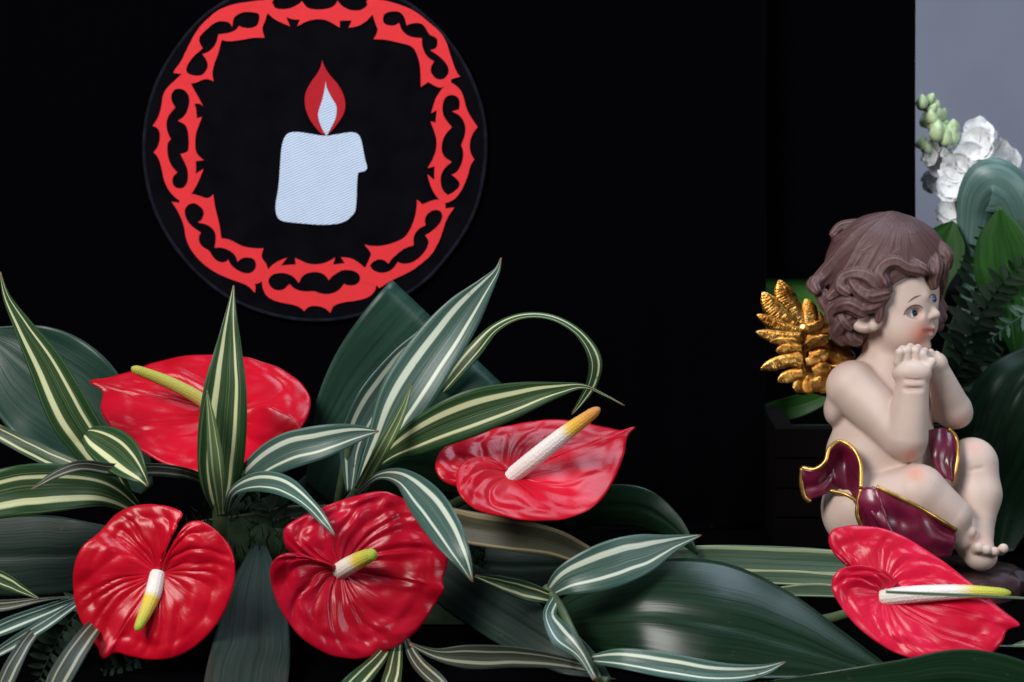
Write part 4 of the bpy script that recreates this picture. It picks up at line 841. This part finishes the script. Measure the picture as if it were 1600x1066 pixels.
w2 = Field((1275, 490, -110), (1345, 600, -20), 2.0); w2.cap((1300, 560, -66), (1310, 528, -56), 14, 12, 5); w2.cap((1310, 528, -56), (1314, 512, -58), 11, 7, 5)
wing2 = link('wing', w2.mesh('wing')[0], M['gold'], angel); tag(wing2, 'tip of the far gold wing beside the neck')
sub_a('feather', feather_mesh((1300,550,-58),(1309,516,-44),10,0.1), M['gold'], wing2)
# drape with gold hem
m, nt, b, N = mat('maroon_glaze'); L = nt.links.new
tc = N('ShaderNodeTexCoord'); n1 = N('ShaderNodeTexNoise', Scale=34.0, Detail=4.0); L(tc.outputs['Object'], n1.inputs['Vector'])
r = ramp(N, [(0.32, (0.070, 0.003, 0.014)), (0.68, (0.23, 0.014, 0.055))]); L(n1.outputs['Fac'], r.inputs['Fac']); L(r.outputs['Color'], b.inputs['Base Color'])
b.inputs['Roughness'].default_value = 0.34; b.inputs['Coat Weight'].default_value = 0.3; b.inputs['Coat Roughness'].default_value = 0.15
M['maroon'] = m
def loft(rows, nu=40, nv=16, name='drape', th=5):
    "rows: cross curves of (x, y, z) figurine points"
    R = np.array([cr(q, nv) for q in rows]); G = np.array([cr(R[:, j], nu) for j in range(nv)])   # nv x nu
    def fl(i, j): return 4.0*math.sin(j/(nv-1)*7.5+0.08*i)*math.sin(math.pi*j/(nv-1))+2.5*noise.noise((i*0.12, j*0.3, nu))
    v = [WA(G[j, i][0], G[j, i][1], G[j, i][2]+fl(i, j)) for i in range(nu) for j in range(nv)]
    o = link(name, pymesh(name, v, grid_faces(nu, nv)), M['maroon'], angel); md = o.modifiers.new('thick', 'SOLIDIFY'); md.thickness = th*SA; md.offset = 0
    return o, G
def hem(part, pts, r=4.6, n=50):
    c = cr(pts, n); sub_a('gold_hem', tube_mesh('gold_hem', [WA(*p) for p in c], [r*0.72*SA*(1+0.10*noise.noise((i*0.25, r, 2))) for i in range(n)], 10), M['gold_paint'], part)
# (a) S-shaped loose end over the hip
rows = [[(1252,736,96),(1254,762,92),(1264,786,88)],[(1272,738,102),(1278,762,90),(1284,778,86)],[(1288,726,104),(1294,748,84),(1296,770,78)],[(1294,706,100),(1302,735,78),(1306,764,72)],
        [(1310,694,96),(1318,728,76),(1322,772,74)],[(1330,704,100),(1332,740,88),(1332,784,84)],[(1342,726,106),(1344,762,100),(1340,796,98)],[(1344,766,112),(1346,796,110),(1350,820,108)]]
o, G = loft(rows, 60, 14); tag(o, 'loose maroon end curling over the hip')
hem(o, [q[0] for q in rows], 5.0, 70); hem(o, [(1252,736,96),(1252,762,93),(1258,782,90),(1266,788,88)], 5.2, 20); hem(o, [(1296,770,80),(1322,776,84),(1338,786,94),(1346,792,100)], 4.6, 24)
# (b) band round the near leg
rows = [[(1342,768,118),(1340,800,116),(1352,840,104)],[(1362,764,126),(1368,806,131),(1376,852,108)],[(1396,776,128),(1404,816,118),(1412,862,106)],[(1430,792,128),(1438,826,127),(1446,868,102)],[(1462,810,118),(1466,840,110),(1470,868,94)],[(1490,827,100),(1488,850,92),(1482,866,84)]]
o, G = loft(rows, 50, 16); tag(o, 'maroon band wrapped below the near knee')
hem(o, [(1368,764,128),(1396,776,131),(1430,792,131),(1462,810,121),(1491,827,103)], 5.0, 50); hem(o, [(1344,768,120),(1340,790,119),(1339,806,118),(1346,826,112)], 5.0, 24)
o2, G = loft([[(1352,770,116),(1356,784,124),(1362,806,128)],[(1366,764,126),(1376,800,134),(1386,840,124)],[(1378,800,132),(1392,830,132),(1408,860,118)]], 30, 12)
tag(o2, 'raised fold in the maroon band')
# (c) end lying over the far thigh
rows = [[(1448,672,40),(1470,668,46),(1490,680,40)],[(1450,700,62),(1472,696,66),(1492,706,54)],[(1456,724,70),(1474,722,72),(1490,730,60)],[(1470,746,68),(1480,748,70),(1487,752,60)]]
o, G = loft(rows, 30, 12); tag(o, 'maroon end lying over the far thigh'); hem(o, [(1478,668,46),(1490,682,46),(1493,706,58),(1490,732,64),(1486,754,64)], 4.4, 30)
# base
n = 72; prof = [(0.0, 0.020), (0.55, 0.0205), (0.86, 0.019), (0.97, 0.014), (1.0, 0.007), (0.985, 0.0)]; v = []
for rr, z in prof:
    for k in range(n):
        a = 2*math.pi*k/n; q = rr*(1+0.05*math.sin(3*a+1)+0.03*math.sin(7*a)+0.012*math.sin(13*a))
        dz = 0.0016*noise.noise((math.cos(a)*3*rr, math.sin(a)*3*rr, 4)) if 0 < z else 0
        v.append((bc.x+q*0.080*math.cos(a), YA+q*0.066*math.sin(a), z+dz))
M['base'] = plain('brown_glaze', (0.050, 0.024, 0.026), 0.22, 0.5, var=0.6, vscale=30, coat=0.6, bump=(60, 0.5))
ob = link('base', pymesh('base', v, grid_faces(len(prof), n, True)), M['base'], angel); tag(ob, 'glossy dark brown rounded base')

# ------------------------------------------------------------------ things behind the angel
pl = thing('planter_box', 'dark brown wooden planter box with shade in its colour behind the angel', 'planter', (P(1400, 860, 0.25).x, 0.27, 0))
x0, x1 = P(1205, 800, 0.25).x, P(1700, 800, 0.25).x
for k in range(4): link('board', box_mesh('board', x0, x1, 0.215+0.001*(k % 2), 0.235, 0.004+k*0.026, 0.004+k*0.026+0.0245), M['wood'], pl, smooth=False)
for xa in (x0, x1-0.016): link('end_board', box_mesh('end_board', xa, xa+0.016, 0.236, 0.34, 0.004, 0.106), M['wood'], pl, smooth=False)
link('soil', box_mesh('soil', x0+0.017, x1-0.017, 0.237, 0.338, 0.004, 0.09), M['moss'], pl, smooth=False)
cb = link('dark_backing', box_mesh('dark_backing', P(1120, 500, .62).x, P(1760, 500, .62).x, 0.64, 0.95, -0.7, P(1400, 452, .64).z), M['wood'], smooth=False)  # added box darkens the gaps where dim foliage would stand
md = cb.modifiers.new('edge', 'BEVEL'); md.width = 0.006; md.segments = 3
tag(cb, 'dark backing box added to keep the gaps behind the plants dark', 'dark_backing')
G_R = 'leaves growing behind the angel'
def rear(label, pts, m, **kw): return broad(label, pts, m, 'rear_leaf', G_R, **kw)
rear('grey-green leaf curling over in front of the white blossoms', [(1516,560,.29,6),(1518,430,.285,20),(1521,352,.28,26),(1530,308,.27,34),(1549,290,.262,43),(1574,304,.26,40),(1592,345,.265,32),(1604,410,.28,12),(1608,440,.28,3)], 'broad_sheen', cup=-0.3, wave=0.1, fold=0, n=80)
rear('bright green rounded leaf just right of the angel hair', [(1462,520,.28,4),(1462,450,.28,18),(1470,405,.28,34),(1480,370,.28,28),(1490,346,.28,3)], 'bright', cup=0.25, fold=0)
rear('bright green leaf at the right edge below the curling leaf', [(1590,560,.24,6),(1580,480,.24,36),(1572,420,.24,50),(1566,365,.24,36),(1562,325,.24,3)], 'bright', cup=-0.25, fold=0.1)
rear('large dark arching leaf beside the angel arm at the right edge', [(1520,840,.2,14),(1540,750,.19,42),(1562,670,.18,64),(1590,610,.18,60),(1630,560,.19,30)], 'broad_gloss', cup=-0.26, fold=0.05, n=70, wave=0.12)
rear('dim green leaf showing behind the top of the gold wing', [(1150,500,.35,20),(1210,472,.35,50),(1270,478,.35,54),(1330,500,.35,34),(1380,530,.35,6)], 'bright_lifted', cup=0.2, fold=0)
rear('narrow green leaf showing below the gold wing', [(1150,660,.36,8),(1210,645,.36,17),(1260,630,.35,16),(1310,610,.34,8),(1340,600,.34,2)], 'bright', cup=0.2, fold=0)
rear('dark leaf in the deep shade between angel face and right edge', [(1480,700,.34,8),(1500,600,.34,36),(1530,520,.34,46),(1560,440,.34,40),(1590,380,.34,8)], 'broad', cup=0.2, fold=0)
rear('dark leaf low behind the angel knee', [(1560,880,.2,10),(1580,800,.21,40),(1620,730,.21,40),(1680,690,.22,8)], 'broad', cup=-0.2, fold=0)
def leaflet_mesh(ln, wd, teeth=0):
    v = []; n = 7
    for i in range(n):
        u = i/(n-1); w_ = wd*math.sin(math.pi*min(1, 0.12+u*0.88))**0.8*(1 if i % 2 == 0 or not teeth else 0.72)
        v += [(u*ln, -w_, 0.12*w_), (u*ln, 0, 0), (u*ln, w_, 0.12*w_)]
    return pymesh('leaflet', v, grid_faces(n, 3))
def fern(label, pts, ln, m, count=14, name='fern_frond', group='fern fronds', teeth=0):
    W = [tuple(P(x, y, Y)) for x, y, Y in pts]; c = cr(W, count*2+1); c[:, 2] = np.maximum(c[:, 2], 0.004)
    t = thing(name, label, 'fern', tuple(c[0]), group); s = S(pts[0][2])
    link('rachis', tube_mesh('rachis', c, [1.6*s*(1-0.7*i/(2*count)) for i in range(2*count+1)], 6), M[m], t)
    base = leaflet_mesh(1.0, 0.16, teeth); base.materials.append(M[m])
    for i in range(2, 2*count+1):
        p = Vector(c[i]); tg = Vector(c[min(i+1, 2*count)]-c[i-1]).normalized(); vd = (p-EYE).normalized()
        side = tg.cross(vd).normalized()*(1 if i % 2 else -1); u = i/(2*count)
        L_ = ln*s*math.sin(math.pi*(0.18+0.80*u))**0.7*random.uniform(0.85, 1.1); d = (side+tg*random.uniform(0.2, 0.8)-vd*random.uniform(-0.7, 0.7)).normalized()
        nn = -vd; yv = nn.cross(d).normalized(); nn = d.cross(yv)
        o = bpy.data.objects.new('leaflet', base); COL.objects.link(o); o.parent = t
        mw = Matrix(((d.x*L_, yv.x*L_, nn.x*L_, p.x), (d.y*L_, yv.y*L_, nn.y*L_, p.y), (d.z*L_, yv.z*L_, nn.z*L_, p.z), (0, 0, 0, 1)))
        o.matrix_local = Matrix.Translation(-WLOC[t.name]) @ mw
    return t
fern('dark fern frond rising right of the angel hair', [(1500,640,.27),(1510,540,.265),(1525,440,.26),(1540,350,.255)], 46, 'fern', 16)
fern('dark fern frond leaning right from beside the angel cheek', [(1490,600,.25),(1520,520,.24),(1560,450,.235),(1610,400,.23)], 44, 'fern', 16)
fern('dark fern frond low between the angel face and arm', [(1480,640,.26),(1500,580,.25),(1540,540,.25),(1590,520,.25)], 40, 'fern', 14)
fern('pale fern tip poking in at the right edge beside the angel nose', [(1660,450,.16),(1620,480,.16),(1580,505,.16),(1545,532,.16)], 30, 'fern_pale', 9, teeth=1)
fern('dark fern frond hanging in the lower left corner', [(150,930,-.12),(110,970,-.17),(80,1020,-.22),(60,1066,-.25)], 46, 'fern', 13)
fern('dark fern frond under the front left anthurium', [(300,960,-.1),(260,1000,-.15),(200,1040,-.2),(160,1075,-.22)], 42, 'fern', 13)
fern('dark fern frond behind the stems between the red flowers', [(420,900,-.0),(430,850,-.03),(420,800,-.04),(400,770,-.04)], 44, 'fern', 12)
# white stock flower
st = thing('stock_flower', 'white stock flower spike with greenish buds in front of the grey wall', 'flower', tuple(P(1510, 560, 0.37)))
stem(st, [(1512,560,.38),(1506,400,.375),(1490,290,.37),(1462,200,.365),(1450,160,.36)], 7, 3)
M['petal'] = plain('white_petal', (0.86, 0.87, 0.88), 0.7, 0.15, var=0.04, vscale=40)
M['petal'].node_tree.nodes['Principled BSDF'].inputs['Subsurface Weight'].default_value = 0.3; M['petal'].node_tree.nodes['Principled BSDF'].inputs['Subsurface Radius'].default_value = (0.006, 0.006, 0.006); M['bud'] = plain('green_bud', (0.50, 0.62, 0.36), 0.55, 0.3, var=0.3, vscale=70)
def petal_mesh(seed):
    v = []; nu, nv = 9, 9
    for i in range(nu):
        r_ = i/(nu-1)
        for j in range(nv):
            a = (j/(nv-1)-0.5)*1.9; rr = r_*(1+0.12*noise.noise((a*3, seed, 1)))
            v.append((rr*math.cos(a), rr*math.sin(a), 0.22*r_*r_+0.34*r_*r_*noise.noise((a*4.2, r_*2, seed))))
    return pymesh('petal', v, grid_faces(nu, nv))
PM = [petal_mesh(k*3.1) for k in range(5)]
for q in PM: q.materials.append(M['petal']); q.polygons.foreach_set('use_smooth', [True]*len(q.polygons))
def bloom(px, py, Y, r):
    c = P(px, py, Y); s = S(Y); hub = link('bloom', ell_mesh('bloom', c, (Vector((4*s, 0, 0)), Vector((0, 4*s, 0)), Vector((0, 0, 4*s))), 8, 6), M['bud'], st)
    ax = Vector((random.uniform(-.6, .6), -1, random.uniform(-.3, .6))).normalized(); e1 = ax.cross(Vector((0, 0, 1))).normalized(); e2 = ax.cross(e1)
    for ring, (cnt, sc_, lift) in enumerate(((5, 1.0, 0), (4, 0.72, 3))):
        for k in range(cnt):
            a = 2*math.pi*k/cnt+random.uniform(-.3, .3)+ring*0.5; d = (e1*math.cos(a)+e2*math.sin(a)+ax*random.uniform(0.0, 0.35)).normalized(); yv = ax.cross(d).normalized(); zz = d.cross(yv); q = r*sc_*s*random.uniform(0.85, 1.1); p = c+ax*(lift*s)
            o = bpy.data.objects.new('petal', random.choice(PM)); COL.objects.link(o); o.parent = hub
            mw = Matrix(((d.x*q, yv.x*q, zz.x*q, p.x), (d.y*q, yv.y*q, zz.y*q, p.y), (d.z*q, yv.z*q, zz.z*q, p.z), (0, 0, 0, 1)))
            o.matrix_parent_inverse = Matrix.Identity(4); o.matrix_local = (Matrix.Translation(WLOC[st.name]) @ hub.matrix_parent_inverse).inverted() @ mw
for px, py, r_ in [(1500,232,24),(1528,210,22),(1530,228,24),(1552,242,24),(1470,252,22),(1494,262,24),(1512,248,24),(1526,262,24),(1460,284,18),(1482,292,20),(1486,326,20),(1474,340,14),(1572,252,18),(1506,284,20),(1454,244,12),(1462,226,12),(1540,216,16),(1486,240,18),(1494,312,14)]: bloom(px, py, random.uniform(.35, .39), r_*1.2)
def bud_mesh(c, e1, e2, ax, r, ln):
    v = []; n = 10; pf = [(0.25, -0.6), (0.8, -0.45), (1.0, 0.0), (0.86, 0.45), (0.5, 0.85), (0.12, 1.1)]
    for q, z in pf:
        for k in range(n):
            a_ = 2*math.pi*k/n; w_ = q*r*(1+0.14*math.cos(4*a_)); v.append(c+e1*(w_*math.cos(a_))+e2*(w_*math.sin(a_))+ax*(z*ln))
    return pymesh('bud', v, grid_faces(len(pf), n, True)+[tuple(range(n-1, -1, -1)), tuple(range((len(pf)-1)*n, len(pf)*n))])
for k in range(26):
    u = k/25; px = 1446+26*u+random.uniform(-16, 16)*(0.6+0.5*u); py = 158+62*u+random.uniform(-7, 7); r_ = random.uniform(6, 9)+3*u
    c = P(px, py, .362+random.uniform(-.012, .012)); s = S(.36); ax = Vector((random.uniform(-.7, .7), random.uniform(-.7, 0.1), 1)).normalized(); e1 = ax.cross(Vector((0, 1, 0))).normalized(); e2 = ax.cross(e1)
    link('bud', bud_mesh(c, e1, e2, ax, r_*s, r_*1.5*s), M['bud'], st)
for px, py in [(1490, 200), (1484, 208), (1440, 226), (1448, 232)]:
    c = P(px, py, .36); s = S(.36); ax = Vector((random.uniform(-.4, .4), -.2, 1)).normalized(); e1 = ax.cross(Vector((0, 1, 0))).normalized(); e2 = ax.cross(e1)
    link('bud', bud_mesh(c, e1, e2, ax, 9*s, 13*s), M['bud'], st)
# ------------------------------------------------------------------ what the stems stand in
fo = thing('floral_foam', 'dark mossy block of floral foam hidden under the red flowers', 'floral foam', (P(480, 900, 0.02).x, 0.02, 0))
a0, a1 = P(300, 900, 0.0).x, P(760, 900, 0.0).x; v = []; nx, ny = 60, 26
for i in range(nx):
    for j in range(ny):
        x = a0+(a1-a0)*i/(nx-1); y = -0.07+0.16*j/(ny-1); e = min(1, min(i, nx-1-i)/4, min(j, ny-1-j)/3)
        v.append((x, y, 0.003+e*0.07+e*0.014*noise.noise((x*60, y*60, 1))))
link('block', pymesh('block', v, grid_faces(nx, ny)), M['moss'], fo)
tv = []; tf = []
for k in range(2600):
    x = random.uniform(a0, a1); y = random.uniform(-0.08, 0.07); z = 0.062+random.uniform(-.03, .012); h_ = random.uniform(.006, .016); a = random.uniform(0, 6.28); dx, dy = 0.0012*math.cos(a), 0.0012*math.sin(a)
    k0 = len(tv); tv += [(x-dx, y-dy, z), (x+dx, y+dy, z), (x+random.uniform(-.008, .008), y-random.uniform(0, .008), z+h_)]; tf.append((k0, k0+1, k0+2))
tag(link('moss_tufts', pymesh('moss_tufts', tv, tf), M['moss'], fo, smooth=False), kind='stuff')
